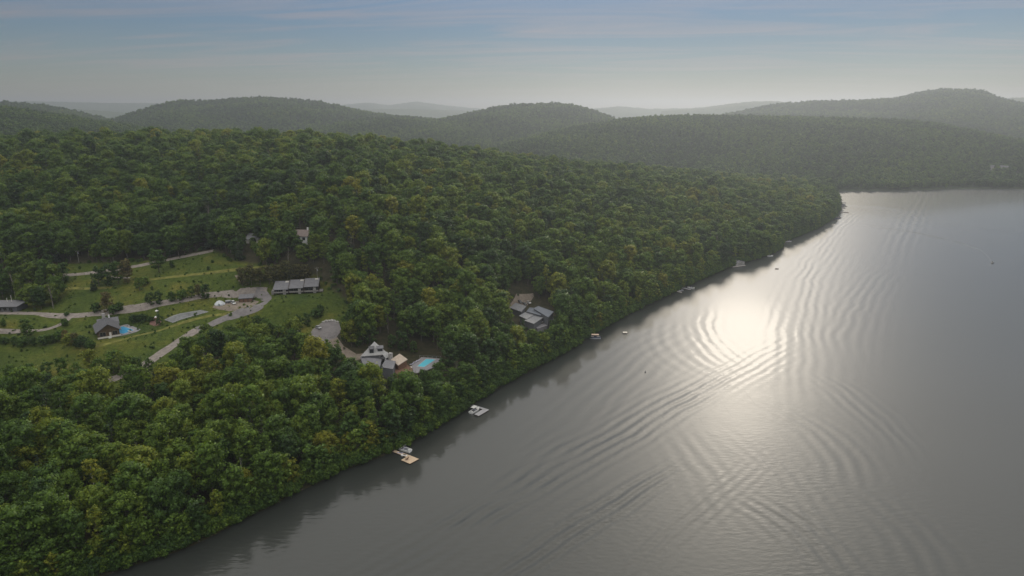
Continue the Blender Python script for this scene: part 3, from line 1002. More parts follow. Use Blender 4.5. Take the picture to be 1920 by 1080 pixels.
# the front row along the water, leafy to the ground
bx, by = [], []
NB = 0
for a, b in zip(S0[1:-3], S0[2:-2]):
    e = b - a
    ln = float(np.hypot(*e))
    nn_ = np.array([-e[1], e[0]]) / ln
    k = int(ln / 3.6) + 1
    for j in range(k):
        q = a + e * (j + rng.uniform(.2, .8)) / k + nn_ * rng.uniform(1.0, 4.8)
        if float(bil(SD, *q)) > 0.6:
            bx.append(q[0])
            by.append(q[1])
NB = len(bx)
bx, by = np.array(bx), np.array(by)
bz = gz(bx, by)
bu, bv, bf = proj(np.stack([bx, by, bz], -1))
X0, Y0, z0, sd0, f0, u0, v0 = [np.r_[p, q] for p, q in ((bx, X0), (by, Y0), (bz, z0), (np.full(NB, 3.0), sd0), (bf, f0), (bu, u0), (bv, v0))]
clump_n = 0.7 * np.sin(X0 / 31 + 2 * np.sin(Y0 / 47)) * np.sin(Y0 / 37 + 1.1) + 0.6 * np.sin(X0 / 83 + 1.5 * np.sin(Y0 / 120) + 2) * np.sin(Y0 / 71 + 0.4)
for i in range(len(X0)):
    x, y, z = X0[i], Y0[i], z0[i]
    q = rng.random()
    shore = sd0[i] < 9
    if i < NB:
        if 1366 < u0[i] < 1402 and 470 < v0[i] < 515:
            continue
        k = int(rng.choice(K_BK + K_BK + K_SM))
        s = rng.uniform(0.7, 1.25)
    elif shore:
        k = int(rng.choice(K_N + K_B[2:3] + K_B[5:6] + K_SM)) if q < 0.8 else int(rng.choice(K_B))
        s = rng.uniform(0.72, 1.0)
    elif q < 0.045 + 0.05 * (clump_n[i] > 0.5):
        k = int(rng.choice(K_C))
        s = rng.uniform(0.85, 1.15)
    elif q < 0.19:
        k = int(rng.choice(K_N))
        s = rng.uniform(0.85, 1.08)
    elif q < 0.205 and f0[i] < 700:
        k = int(rng.choice(K_D))
        s = rng.uniform(0.8, 1.1)
    elif q < 0.225 and f0[i] < 420:
        k = K_BI[0]
        s = rng.uniform(0.85, 1.05)
    else:
        k = int(rng.choice(K_B))
        s = rng.choice([rng.uniform(0.55, 0.8), rng.uniform(0.75, 1.05), rng.uniform(0.9, 1.3)], p=[.3, .38, .32])
    if inpoly(CLUMP, np.array([u0[i]]), np.array([v0[i]]))[0]:
        s *= 0.95
    if f0[i] < 430 and min((x - a) ** 2 + (y - b) ** 2 - c * c for a, b, c in taken) < 0:
        continue
    drop = False
    for P, rng_far in KEEP:
        if f0[i] > rng_far:
            continue
        for _ in range(3):
            H, R = KINDS[k][3] * s, KINDS[k][4] * s
            pts = np.array([[x, y, z + H], [x, y, z + H * .55], [x - R * .75, y, z + H * .7], [x + R * .75, y, z + H * .7], [x - R * .6, y, z + H * .9], [x + R * .6, y, z + H * .9], [x - R, y, z + H * .5], [x + R, y, z + H * .5], [x - R * .5, y, z + H * .35], [x + R * .5, y, z + H * .35], [x, y, z + H * .8]])
            uu, vv, _ = proj(pts)
            if not inpoly(P, uu, vv).any():
                break
            if s > 0.6:
                s *= 0.8
            elif k not in K_S:
                k, s = K_S[1], 1.0
            else:
                drop = True
    if drop:
        continue
    ti = 0.42 + 0.20 * clump_n[i] + rng.normal() * 0.2
    if f0[i] < 330:
        ti += 0.10
    if sd0[i] < 25:
        ti -= 0.08
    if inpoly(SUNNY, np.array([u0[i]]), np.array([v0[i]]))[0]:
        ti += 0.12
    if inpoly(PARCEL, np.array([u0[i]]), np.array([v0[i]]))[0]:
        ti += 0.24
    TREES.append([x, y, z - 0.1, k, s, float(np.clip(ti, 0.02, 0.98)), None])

# how much of each tree the picture shows (a coarse painter's pass, nearest first)
T = np.array([[a[0], a[1], a[2], a[3], a[4], a[5]] for a in TREES])
HT = np.array([KINDS[int(k)][3] for k in T[:, 3]]) * T[:, 4]
RT = np.array([KINDS[int(k)][4] for k in T[:, 3]]) * T[:, 4]
cu, cv, cf = proj(np.stack([T[:, 0], T[:, 1], T[:, 2] + HT * 0.62], -1))
ru = RT / cf * FPX
rv = HT * 0.42 / cf * FPX
buf = np.zeros((270, 480), bool)
vis = np.zeros(len(T))
for i in np.argsort(cf):
    if cu[i] < -60 or cu[i] > 1980 or cv[i] > 1140:
        continue
    x0, x1 = int(max(0, (cu[i] - ru[i]) / 4)), int(min(479, (cu[i] + ru[i]) / 4 + 1))
    y0, y1 = int(max(0, (cv[i] - rv[i]) / 4)), int(min(269, (cv[i] + rv[i]) / 4 + 1))
    if x1 < x0 or y1 < y0:
        continue
    yy, xx = np.mgrid[y0:y1 + 1, x0:x1 + 1]
    msk = ((xx * 4 + 2 - cu[i]) / max(ru[i], 2.2)) ** 2 + ((yy * 4 + 2 - cv[i]) / max(rv[i], 2.2)) ** 2 < 1
    sub = buf[y0:y1 + 1, x0:x1 + 1]
    vis[i] = (msk & ~sub).sum()
    sub |= msk
order = np.argsort(-vis)
# the 298 broadleaved and needle trees and shrubs that show largest are things of their own
solo = set(int(i) for i in range(N_SINGLE))
for i in order:
    if len(solo) >= 298:
        break
    if vis[i] > 0:
        solo.add(int(i))

TENS = ['', 'ten', 'twenty', 'thirty', 'forty', 'fifty', 'sixty', 'seventy', 'eighty', 'ninety']
ONES = ['zero', 'one', 'two', 'three', 'four', 'five', 'six', 'seven', 'eight', 'nine', 'ten', 'eleven', 'twelve', 'thirteen', 'fourteen', 'fifteen', 'sixteen', 'seventeen', 'eighteen', 'nineteen']


def numword(n):
    n = int(max(0, min(99, n)))
    if n < 20:
        return ONES[n]
    return TENS[n // 10] + ('-' + ONES[n % 10] if n % 10 else '')


def tint_word(t, k):
    if k in K_C:
        return 'dark green'
    if k in K_D:
        return 'leafless'
    if k in K_SE:
        return 'dull' if t < 0.4 else 'tawny'
    return 'deep green' if t < 0.2 else 'dark green' if t < 0.35 else 'mid green' if t < 0.52 else 'bright green' if t < 0.68 else 'yellow-green'


def zone(i):
    x, y = T[i, 0], T[i, 1]
    d = float(bil(SD, x, y))
    if d < 9:
        return 'at the water edge'
    if cu[i] < 700 and cv[i] > 690:
        return 'in the near wood'
    if cv[i] > 600 and cu[i] > 620:
        return 'in the lakeside wood'
    if inpoly(CLUMP, np.array([cu[i]]), np.array([cv[i]]))[0]:
        return 'beside the low dark building'
    return 'in the hillside forest'


seen_labels = set()
for i in sorted(solo):
    x, y, z, k, s, ti, ph = TREES[i]
    k = int(k)
    name, cm, tm, H, R, phrase = KINDS[k]
    lab = f"{tint_word(ti, k)} {phrase} {ph or zone(i)}, {numword(round(cu[i] / 19.2))} percent across, {numword(round(cv[i] / 10.8))} down"
    words_ = lab.split()
    if len(words_) > 16:
        lab = f"{tint_word(ti, k)} {phrase.split()[-1]} {ph or zone(i)}, {numword(round(cu[i] / 19.2))} percent across, {numword(round(cv[i] / 10.8))} down"
    grp = 'shrubs in the open ground' if k in K_S else 'birches with pale stems' if k in K_BI else 'conifers in the woods' if k in K_C else 'bare trees in the woods' if k in K_D else 'broadleaved trees of the woods and meadow'
    root = empty(name, (x, y, z), rng.uniform(0, 6.28), lab, 'shrub' if k in K_S else 'tree', grp)
    root.scale = (s * rng.uniform(0.85, 1.15), s * rng.uniform(0.85, 1.15), s * rng.uniform(0.92, 1.1))
    tr = link(bpy.data.objects.new('trunk', tm), root)
    cr = link(bpy.data.objects.new('crown', cm), root)
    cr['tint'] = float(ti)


# ------------------------------------------------------------------ the rest of the woods, one mass
def gzf0(q):
    return float(gz(q[0], q[1]))


proto_col = bpy.data.collections.new('leaf mass sources')
P_CR = [bpy.data.objects.new('crown source', k[1]) for k in KINDS]
P_TR = [bpy.data.objects.new('trunk source', k[2]) for k in KINDS]
FARK = []
for sd_, R, H in ((71, 4.6, 15), (72, 5.0, 16), (73, 4.0, 16)):
    r = np.random.default_rng(sd_)
    cs, rs = [], []
    for i in range(9):
        tt = (i + .5) / 9
        a = i * 2.4
        rad = R * 0.46
        rr = R * math.sqrt(max(0, 1 - (tt - .35) ** 2 / .5)) * 0.55
        cs.append(np.array([math.cos(a) * rr, math.sin(a) * rr, 3.5 + (H - 5.5) * tt]))
        rs.append(rad)
    FARK.append(bpy.data.objects.new('far crown source', leaves_mesh('far_crown', M['leaf'], cs, rs, 7, 0.75, 0.8, 0.75, r)))


def mass(name, pts, kid, rot, scl, tint, crowns, trunks=None, label=None):
    me = bpy.data.meshes.new(name)
    me.from_pydata(np.asarray(pts).tolist(), [], [])
    for nm, ty, dat in (('kid', 'INT', kid), ('turn', 'FLOAT', rot), ('size', 'FLOAT_VECTOR', np.asarray(scl)[:, None] * rng.uniform(0.85, 1.17, (len(pts), 3))), ('tint', 'FLOAT', tint)):
        a = me.attributes.new(nm, ty, 'POINT')
        a.data.foreach_set('vector' if ty == 'FLOAT_VECTOR' else 'value', np.asarray(dat, np.int32 if ty == 'INT' else np.float32).ravel())
    o = link(bpy.data.objects.new(name, me))
    o['kind'] = 'stuff'
    if label:
        o['label'] = label
    ng = bpy.data.node_groups.new(name, 'GeometryNodeTree')
    ng.interface.new_socket('Geometry', in_out='INPUT', socket_type='NodeSocketGeometry')
    ng.interface.new_socket('Geometry', in_out='OUTPUT', socket_type='NodeSocketGeometry')
    gi = ng.nodes.new('NodeGroupInput')
    go = ng.nodes.new('NodeGroupOutput')
    jn = ng.nodes.new('GeometryNodeJoinGeometry')

    def attr(nm, ty):
        n = ng.nodes.new('GeometryNodeInputNamedAttribute')
        n.data_type = ty
        n.inputs['Name'].default_value = nm
        return n.outputs[0]
    ak, ar, as_ = attr('kid', 'INT'), attr('turn', 'FLOAT'), attr('size', 'FLOAT_VECTOR')
    cx = ng.nodes.new('ShaderNodeCombineXYZ')
    ng.links.new(ar, cx.inputs['Z'])
    for k in range(len(crowns)):
        for src in ([crowns[k]] if trunks is None else [crowns[k], trunks[k]]):
            cmpn = ng.nodes.new('FunctionNodeCompare')
            cmpn.data_type = 'INT'
            cmpn.operation = 'EQUAL'
            ng.links.new(ak, cmpn.inputs[2])
            cmpn.inputs[3].default_value = k
            oi = ng.nodes.new('GeometryNodeObjectInfo')
            oi.inputs['Object'].default_value = src
            oi.inputs['As Instance'].default_value = True
            ip = ng.nodes.new('GeometryNodeInstanceOnPoints')
            ng.links.new(gi.outputs[0], ip.inputs['Points'])
            ng.links.new(cmpn.outputs[0], ip.inputs['Selection'])
            ng.links.new(oi.outputs['Geometry'], ip.inputs['Instance'])
            ng.links.new(cx.outputs[0], ip.inputs['Rotation'])
            ng.links.new(as_, ip.inputs['Scale'])
            ng.links.new(ip.outputs[0], jn.inputs[0])
    ng.links.new(jn.outputs[0], go.inputs[0])
    md = o.modifiers.new('scatter', 'NODES')
    md.node_group = ng
    return o


rest = np.array([i for i in range(len(TREES)) if i not in solo])
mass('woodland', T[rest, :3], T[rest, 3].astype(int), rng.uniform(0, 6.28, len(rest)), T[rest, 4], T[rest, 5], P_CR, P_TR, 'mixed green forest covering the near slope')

# undergrowth along the bank, on the meadow and at the wood edges
n = 90000
ux = rng.uniform(-420, 560, n)
uy = rng.uniform(110, 1200, n)
_sx, _sy = [], []
for a, b in zip(S0[1:-3], S0[2:-2]):
    e = b - a
    ln = float(np.hypot(*e))
    nn_ = np.array([-e[1], e[0]]) / ln
    k = int(ln * 3.6)
    q = a + e * rng.random((k, 1)) + nn_ * np.where(rng.random((k, 1)) < .45, rng.uniform(-0.5, 2.0, (k, 1)), rng.uniform(0.2, 7.5, (k, 1)))
    _sx.append(q[:, 0])
    _sy.append(q[:, 1])
ux = np.r_[ux, np.concatenate(_sx)]
uy = np.r_[uy, np.concatenate(_sy)]
n = len(ux)
sdu = bil(SD, ux, uy)
zu = gz(ux, uy)
uu, vv, ff = proj(np.stack([ux, uy, zu], -1))
inb = (uu > -300) & (uu < 1980) & (ff < 1250)
bank = inb & (sdu > -0.6) & (sdu < 7)
fm_u = bil(fm, ux, uy)
keep_out = inpoly(LOT, uu, vv) | inpoly(YARD, uu, vv) | inpoly(YARD2, uu, vv)
edge = inb & (fm_u > 0.12) & (fm_u < 0.75) & (ff < 640) & ~keep_out & (rng.random(n) < 0.55)
yd = inb & (inpoly(YARD, uu, vv) | inpoly(YARD2, uu, vv) | inpoly([(560, 662), (640, 640), (660, 655), (640, 672)], uu, vv)) & (ff < 560) & (vv < 672)
for u_, v_, r_u, r_v in ((715, 672, 55, 26), (790, 682, 46, 18), (998, 585, 52, 34), (655, 655, 40, 16)):
    yd &= ((uu - u_) / r_u) ** 2 + ((vv - v_) / r_v) ** 2 > 1
tuft = inb & (fm_u > 0.7) & (ff < 640) & ~keep_out & (rng.random(n) < 0.7)
edge |= tuft
edge |= yd & (rng.random(n) < 0.9)
UNDER = np.where(bank | edge)[0]
mass('undergrowth', np.stack([ux, uy, np.maximum(zu, 0.05) - 0.15], -1)[UNDER], rng.integers(0, 2, len(UNDER)), rng.uniform(0, 6.28, len(UNDER)), np.where(bank[UNDER], rng.uniform(0.5, 1.05, len(UNDER)), np.where(tuft[UNDER], rng.gamma(2.0, 0.05, len(UNDER)) + 0.04, rng.uniform(0.2, 0.55, len(UNDER)))),
     np.clip(rng.normal(0.33, 0.15, len(UNDER)), 0.02, 0.9), [P_CR[k] for k in K_S], None, 'bushes and saplings along the bank and wood edges')

# stones along the waterline
rk = []
for q in range(3):
    r = np.random.default_rng(90 + q)
    me = bpy.data.meshes.new('stone')
    me.from_pydata((ICO_V * (0.8 + 0.4 * r.random((12, 1))) * np.array([1, .75, .55])).tolist(), [], ICO_F)
    me.materials.append(mat('shore stone', (0.07, 0.066, 0.06), 0.9, 0.2, 0.35, 1.0))
    rk.append(bpy.data.objects.new('stone source', me))
rp_ = []
for a, b in zip(S0[2:-3], S0[3:-2]):
    e = b - a
    ln = float(np.hypot(*e))
    nn_ = np.array([-e[1], e[0]]) / ln
    for _ in range(int(ln * 0.5)):
        q = a + e * rng.random() + nn_ * rng.normal() * 0.55
        rp_.append([q[0], q[1], max(0.0, gzf0(q)) + 0.02])
mass('shore_stones', rp_, rng.integers(0, 3, len(rp_)), rng.uniform(0, 6.28, len(rp_)), rng.gamma(3, 0.09, len(rp_)) + 0.1, np.zeros(len(rp_)), rk, None, 'grey stones along the waterline')

# the wooded hills: every hill's slopes carry crowns
pts_, tin_, sc_ = [], [], []
for G, sdn in HILLS:
    A = G[:-1, :-1]
    B = G[:-1, 1:]
    C = G[1:, :-1]
    D = G[1:, 1:]
    area = np.linalg.norm(np.cross(B - A, C - A), axis=-1)
    rmid = np.hypot(*np.moveaxis((A + D)[..., :2] / 2, -1, 0))
    spc = np.clip(rmid / 260.0, 7.5, 12.0)
    nn = rng.poisson(area / spc ** 2)
    nn = np.where(np.arange(nn.shape[0])[:, None] > nn.shape[0] * 0.74, 0, nn)
    i, j = np.nonzero(nn)
    ii = np.repeat(i, nn[i, j])
    jj = np.repeat(j, nn[i, j])
    a = rng.random((len(ii), 1))
    b = rng.random((len(ii), 1))
    P = A[ii, jj] * (1 - a) * (1 - b) + B[ii, jj] * a * (1 - b) + C[ii, jj] * (1 - a) * b + D[ii, jj] * a * b
    okk = P[:, 2] > 0.6
    P = P[okk]
    pts_.append(P - np.array([0, 0, 0.5]))
    sc_.append(np.clip(spc[ii, jj][okk] / 8.2, 0.9, 1.35) * rng.uniform(0.8, 1.15, len(P)))
    tin_.append(np.clip(0.22 + 0.12 * np.sin(P[:, 0] / 60 + 2 * np.sin(P[:, 1] / 90)) + rng.normal(size=len(P)) * 0.13, 0.02, 0.9))
P = np.concatenate(pts_)
mass('hill_forest', P, rng.integers(0, 3, len(P)), rng.uniform(0, 6.28, len(P)), np.concatenate(sc_), np.concatenate(tin_), FARK, None, 'hazy forest covering the far hills')
print('TREES', len(TREES), 'solo', len(solo), 'hill trees', len(P), 'under', len(UNDER))
# ------------------------------------------------------------------ materials of the built things
M.update({
    'mown': mat('dry mown grass', (0.115, 0.115, 0.03), 0.95, 0.1, 0.4, 0.35),
    'gravel': mat('gravel', (0.185, 0.163, 0.147), 0.95, 0.1, 0.28, 0.5, 0.05, 2.0),
    'asphalt': mat('pale asphalt', (0.145, 0.135, 0.135), 0.95, 0.1, 0.2, 0.4),
    'dirt': mat('bare dirt', (0.165, 0.138, 0.112), 0.95, 0.1, 0.3, 0.5),
    'reddirt': mat('reddish soil', (0.13, 0.075, 0.065), 0.95, 0.1, 0.3, 0.6),
    'court': mat('court asphalt', (0.135, 0.14, 0.14), 0.9, 0.1, 0.25, 0.25),
    'paint': mat('white line paint', (0.26, 0.26, 0.26), 0.7, 0.2, 0.2, 1.0),
    'stone': mat('grey stone', (0.28, 0.27, 0.26), 0.9, 0.2, 0.35, 1.2),
    'pave': mat('grey terrace paving', (0.17, 0.165, 0.175), 0.85, 0.2, 0.2, 1.5),
    'shingle': mat('grey roof shingles', (0.125, 0.125, 0.135), 0.85, 0.2, 0.25, 1.0),
    'shingledk': mat('dark grey roof shingles', (0.085, 0.085, 0.092), 0.85, 0.2, 0.25, 1.0),
    'shinglelt': mat('pale grey roof shingles', (0.27, 0.27, 0.27), 0.85, 0.2, 0.18, 1.0),
    'shingletan': mat('tan roof shingles', (0.34, 0.285, 0.235), 0.85, 0.2, 0.15, 1.0),
    'shinglebr': mat('brown grey roof shingles', (0.16, 0.13, 0.12), 0.85, 0.2, 0.2, 1.0),
    'metalroof': mat('grey standing seam roof', (0.16, 0.163, 0.172), 0.6, 0.4, 0.12, 0.8),
    'bluemetal': mat('blue grey standing seam roof', (0.10, 0.112, 0.135), 0.6, 0.4, 0.12, 0.8),
    'darkwood': mat('dark brown wood', (0.05, 0.038, 0.03), 0.8, 0.2, 0.3, 2.0),
    'brownwood': mat('brown wood', (0.13, 0.075, 0.05), 0.8, 0.2, 0.3, 2.0),
    'log': mat('brown log wall', (0.085, 0.06, 0.035), 0.8, 0.2, 0.35, 1.5),
    'greywood': mat('weathered grey wood', (0.20, 0.19, 0.18), 0.85, 0.2, 0.25, 2.0),
    'dockgrey': mat('grey dock boards', (0.23, 0.23, 0.245), 0.8, 0.2, 0.15, 2.0),
    'docktan': mat('new tan dock boards', (0.40, 0.31, 0.22), 0.8, 0.2, 0.14, 2.0),
    'slate': mat('slate grey siding', (0.10, 0.105, 0.115), 0.7, 0.3, 0.15, 1.5),
    'white': mat('white paint', (0.62, 0.62, 0.61), 0.5, 0.4, 0.06, 2.0),
    'cream': mat('cream paint', (0.55, 0.52, 0.47), 0.7, 0.3, 0.1, 2.0),
    'glass': mat('dark window glass', (0.015, 0.018, 0.02), 0.08, 0.6),
    'black': mat('black rubber', (0.015, 0.015, 0.016), 0.7, 0.3),
    'grey': mat('grey plastic', (0.22, 0.22, 0.23), 0.6, 0.3),
    'alu': mat('dull aluminium', (0.30, 0.31, 0.33), 0.4, 0.5, metal=0.4),
    'tarp': mat('white tarpaulin', (0.44, 0.46, 0.48), 0.6, 0.3, 0.08, 0.8),
    'pool': mat('turquoise pool water', (0.12, 0.48, 0.60), 0.12, 0.5, 0.06, 0.4),
    'poolb': mat('blue pool water', (0.06, 0.30, 0.52), 0.12, 0.5, 0.08, 0.4),
    'tan': mat('tan canvas', (0.62, 0.47, 0.36), 0.8, 0.2, 0.06, 2.0),
    'canopydk': mat('dark canvas', (0.05, 0.055, 0.065), 0.8, 0.2),
    'navy': mat('navy blue hull', (0.03, 0.045, 0.085), 0.35, 0.5),
    'lilac': mat('grey lilac cushion', (0.30, 0.29, 0.36), 0.7, 0.3),
    'redchair': mat('brown painted chair', (0.10, 0.05, 0.03), 0.7, 0.3),
    'carwhite': mat('white car paint', (0.72, 0.72, 0.72), 0.3, 0.5),
    'carsilver': mat('silver car paint', (0.40, 0.41, 0.43), 0.3, 0.6, metal=0.3),
    'cardark': mat('dark car paint', (0.03, 0.032, 0.038), 0.3, 0.5),
})


def gzf(x, y):
    return float(gz(x, y))


def W2(u, v):
    p = at(u, v)
    return np.array([p[0], p[1]])


# ------------------------------------------------------------------ roads and yards
def ribbon(name, pts, width, m, lift=0.16, kind='structure'):
    P = [np.asarray(p[:2], float) for p in pts]
    # Catmull-Rom through the points
    Q = []
    for i in range(len(P) - 1):
        a, b, c, d = P[max(i - 1, 0)], P[i], P[i + 1], P[min(i + 2, len(P) - 1)]
        n = max(2, int(np.hypot(*(c - b)) / 2.0))
        for k in range(n):
            s = k / n
            Q.append(0.5 * ((2 * b) + (-a + c) * s + (2 * a - 5 * b + 4 * c - d) * s * s + (-a + 3 * b - 3 * c + d) * s ** 3))
    Q.append(P[-1])
    Q = np.array(Q)
    tg = np.gradient(Q, axis=0)
    tg /= np.linalg.norm(tg, axis=1, keepdims=True)
    nm_ = np.stack([-tg[:, 1], tg[:, 0]], -1)
    V, Fc = [], []
    K = 5
    ww = width if isinstance(width, (list, tuple)) else (width, width)
    for i, (q, n_) in enumerate(zip(Q, nm_)):
        w_ = ww[0] + (ww[1] - ww[0]) * i / len(Q)
        w_ *= 1 + 0.10 * math.sin(i * 0.9) * math.sin(i * 0.37 + 1)
        for k in range(K):
            o = q + n_ * w_ * (k / (K - 1) - 0.5)
            edge = 0.0 if k in (0, K - 1) else 1.0
            V.append((o[0], o[1], gzf(o[0], o[1]) + (lift if edge else lift * 0.4)))
    for i in range(len(Q) - 1):
        for k in range(K - 1):
            a = i * K + k
            Fc.append((a, a + 1, a + K + 1, a + K))
    o = mesh_obj(name, V, Fc, m, smooth=True)
    o['kind'] = kind
    return o


def pad(name, pxs, m, lift=0.14, flat=None, kind='structure', step=2.5, world=False):
    """a yard draped on the land, or level at height «flat»"""
    P = [np.asarray(p, float) for p in pxs] if world else [W2(*p) for p in pxs]
    bm = bmesh.new()
    vs = [bm.verts.new((p[0], p[1], 0)) for p in P]
    f = bm.faces.new(vs)
    if f.normal.z < 0 or sum((P[i][0] * P[(i + 1) % len(P)][1] - P[(i + 1) % len(P)][0] * P[i][1]) for i in range(len(P))) < 0:
        f.normal_flip()
    if flat is None:
        A = np.array(P)
        for ax in (0, 1):
            for c in np.arange(A[:, ax].min() + step, A[:, ax].max(), step):
                co = [0, 0, 0]
                no = [0, 0, 0]
                co[ax] = float(c)
                no[ax] = 1
                bmesh.ops.bisect_plane(bm, geom=bm.verts[:] + bm.edges[:] + bm.faces[:], plane_co=co, plane_no=no)
        for v in bm.verts:
            v.co.z = gzf(v.co.x, v.co.y) + lift
    else:
        r = bmesh.ops.extrude_face_region(bm, geom=bm.faces[:])
        for e in r['geom']:
            if isinstance(e, bmesh.types.BMVert):
                e.co.z = flat
        for v in bm.verts:
            if v.co.z != flat:
                v.co.z = flat - 1.6
        bmesh.ops.recalc_face_normals(bm, faces=bm.faces[:])
    me = bpy.data.meshes.new(name)
    bm.to_mesh(me)
    bm.free()
    me.materials.append(m)
    o = link(bpy.data.objects.new(name, me))
    if kind:
        o['kind'] = kind
    return o


def road(name, pxs, width, m=None, **k):
    return ribbon(name, [W2(*p) for p in pxs], width, m or M['gravel'], **k)


road('gravel_road', [(-60, 586), (20, 587), (70, 588), (105, 592), (140, 592), (180, 588), (230, 580), (270, 575), (330, 565), (380, 555), (420, 551.5), (460, 549.5), (500, 547)], 5.4)
road('gravel_road', [(478, 549), (492, 553), (500, 561), (497, 568), (480, 577), (450, 587), (420, 598), (395, 609), (370, 618)], (6.0, 5.2), M['asphalt'], lift=0.22)
road('gravel_road', [(370, 618), (345, 634), (318, 652), (290, 671), (262, 690), (232, 703), (200, 715), (170, 727), (130, 745)], (5.2, 6.4), M['gravel'], lift=0.2)
road('gravel_road', [(132, 594), (118, 606), (100, 614), (80, 619), (50, 621), (0, 621), (-50, 620)], 3.0, lift=0.2)
road('gravel_road', [(92, 516), (125, 516), (160, 513), (220, 505), (262, 498), (300, 490), (330, 484), (360, 478), (400, 470)], 4.2)
road('gravel_path', [(195, 515), (208, 519), (225, 521), (245, 521)], 1.6, lift=0.2)
pad('gravel_yard', [(398, 577), (404, 570), (440, 565), (478, 563), (486, 566), (476, 574), (448, 582), (430, 584)], M['dirt'], 0.12)
pad('gravel_lot', [(574, 638), (586, 618), (602, 606), (622, 601), (636, 606), (640, 620), (630, 634), (612, 640), (600, 655), (580, 655)], M['asphalt'], 0.14)
pad('dirt_track', [(612, 640), (632, 632), (645, 650), (668, 664), (700, 660), (700, 668), (668, 676), (640, 668)], M['dirt'], 0.12)
pad('driveway', [(951, 592), (951, 575), (964, 560), (968, 551), (1000, 550), (1001, 556), (990, 572), (975, 580)], M['dirt'], 0.14)
road('mown_strip', [(150, 655), (200, 645), (262, 628), (330, 609), (395, 592), (430, 588)], 2.6, M['mown'], lift=0.1)
road('mown_strip', [(250, 528), (300, 522), (380, 513), (440, 506), (500, 501)], 3.0, M['mown'], lift=0.1)
road('mown_strip', [(100, 545), (150, 541), (210, 539)], 3.0, M['mown'], lift=0.1)
crt = pad('hard_court', [(307.7, 600), (377, 581.5), (392, 585), (323.7, 606)], M['court'], 0.16)
pad('soil_patch', [(280, 608), (284, 597), (296, 595), (303, 602), (300, 609), (290, 612)], M['reddirt'], 0.1)
pad('soil_patch', [(440, 517), (448, 516), (458, 528), (455, 531), (448, 528)], M['dirt'], 0.12)
# court lines
for a, b in (((309.5, 600.3), (376.5, 582.6)), ((323.2, 604.9), (389.5, 585.4)), ((311, 599.8), (324.8, 604.5)), ((342.5, 591.6), (357.0, 594.9)), ((374.5, 583.2), (388, 585.9))):
    A, B = W2(*a), W2(*b)
    n = 12
    ribbon('court_line', [A + (B - A) * i / n for i in range(n + 1)], 0.16, M['paint'], lift=0.24)


# ------------------------------------------------------------------ building helpers
def frame(A, B, z=None):
    """a building's base: from two photo pixels of its front foot; returns origin, heading, length"""
    a, b = W2(*A), W2(*B)
    d = b - a
    zz = min(gzf(*a), gzf(*b)) if z is None else z
    return np.array([a[0], a[1], zz]), math.atan2(d[1], d[0]), float(np.hypot(*d))


def window(par, x0, x1, z0, z1, y=0.0, side='front', depth=0.0, name='window', fm=None):
    """a framed window set in the wall plane; front faces -y, «right» faces +x"""
    f = MB()
    fw = 0.09
    g = MB()
    if side == 'front':
        f.box(x0 - fw, x1 + fw, y - 0.09, y + 0.02, z0 - fw, z0).box(x0 - fw, x1 + fw, y - 0.09, y + 0.02, z1, z1 + fw)
        f.box(x0 - fw, x0, y - 0.09, y + 0.02, z0, z1).box(x1, x1 + fw, y - 0.09, y + 0.02, z0, z1)
        f.box((x0 + x1) / 2 - 0.04, (x0 + x1) / 2 + 0.04, y - 0.08, y + 0.01, z0, z1)
        g.box(x0, x1, y - 0.05, y - 0.03, z0, z1)
    else:
        s = 1 if side == 'right' else -1
        X = lambda a, b_: (min(y + s * a, y + s * b_), max(y + s * a, y + s * b_))
        a0, a1 = X(-0.02, 0.09)
        f.box(a0, a1, x0 - fw, x1 + fw, z0 - fw, z0).box(a0, a1, x0 - fw, x1 + fw, z1, z1 + fw).box(a0, a1, x0 - fw, x0, z0, z1).box(a0, a1, x1, x1 + fw, z0, z1)
        c0, c1 = X(0.03, 0.05)
        g.box(c0, c1, x0, x1, z0, z1)
    w_ = f.build(name, fm or M['greywood'], par)
    g.build('pane', M['glass'], w_)
    return w_


def gable(name, par, x0, x1, y0, y1, ze, zr, m, over=0.6, t=0.22, axis='y'):
    """a pitched roof of two slabs whose ridge runs along «axis»"""
    b = MB()
    if axis == 'y':
        xm = (x0 + x1) / 2
        dz = (zr - ze) / (xm - x0) * over
        b.slab([(x0 - over, y0 - over, ze - dz), (xm, y0 - over, zr), (xm, y1 + over, zr), (x0 - over, y1 + over, ze - dz)], t)
        b.slab([(xm + 0.003, y0 - over, zr), (x1 + over, y0 - over, ze - dz), (x1 + over, y1 + over, ze - dz), (xm + 0.003, y1 + over, zr)], t)
    else:
        ym = (y0 + y1) / 2
        dz = (zr - ze) / (ym - y0) * over
        b.slab([(x0 - over, y0 - over, ze - dz), (x1 + over, y0 - over, ze - dz), (x1 + over, ym, zr), (x0 - over, ym, zr)], t)
        b.slab([(x0 - over, ym + 0.003, zr), (x1 + over, ym + 0.003, zr), (x1 + over, y1 + over, ze - dz), (x0 - over, y1 + over, ze - dz)], t)
    return b.build(name, m, par)


def gable_wall(par, x0, x1, y0, y1, z0, ze, zr, m, axis='y'):
    b = MB()
    if axis == 'y':
        xm = (x0 + x1) / 2
        b.prism([(x0, y0, z0), (x1, y0, z0), (x1, y0, ze), (xm, y0, zr - 0.2), (x0, y0, ze)], [(x0, y1, z0), (x1, y1, z0), (x1, y1, ze), (xm, y1, zr - 0.2), (x0, y1, ze)])
    else:
        ym = (y0 + y1) / 2
        b.prism([(x0, y0, z0), (x0, y1, z0), (x0, y1, ze), (x0, ym, zr - 0.2), (x0, y0, ze)], [(x1, y0, z0), (x1, y1, z0), (x1, y1, ze), (x1, ym, zr - 0.2), (x1, y0, ze)])
    return b.build('wall', m, par)


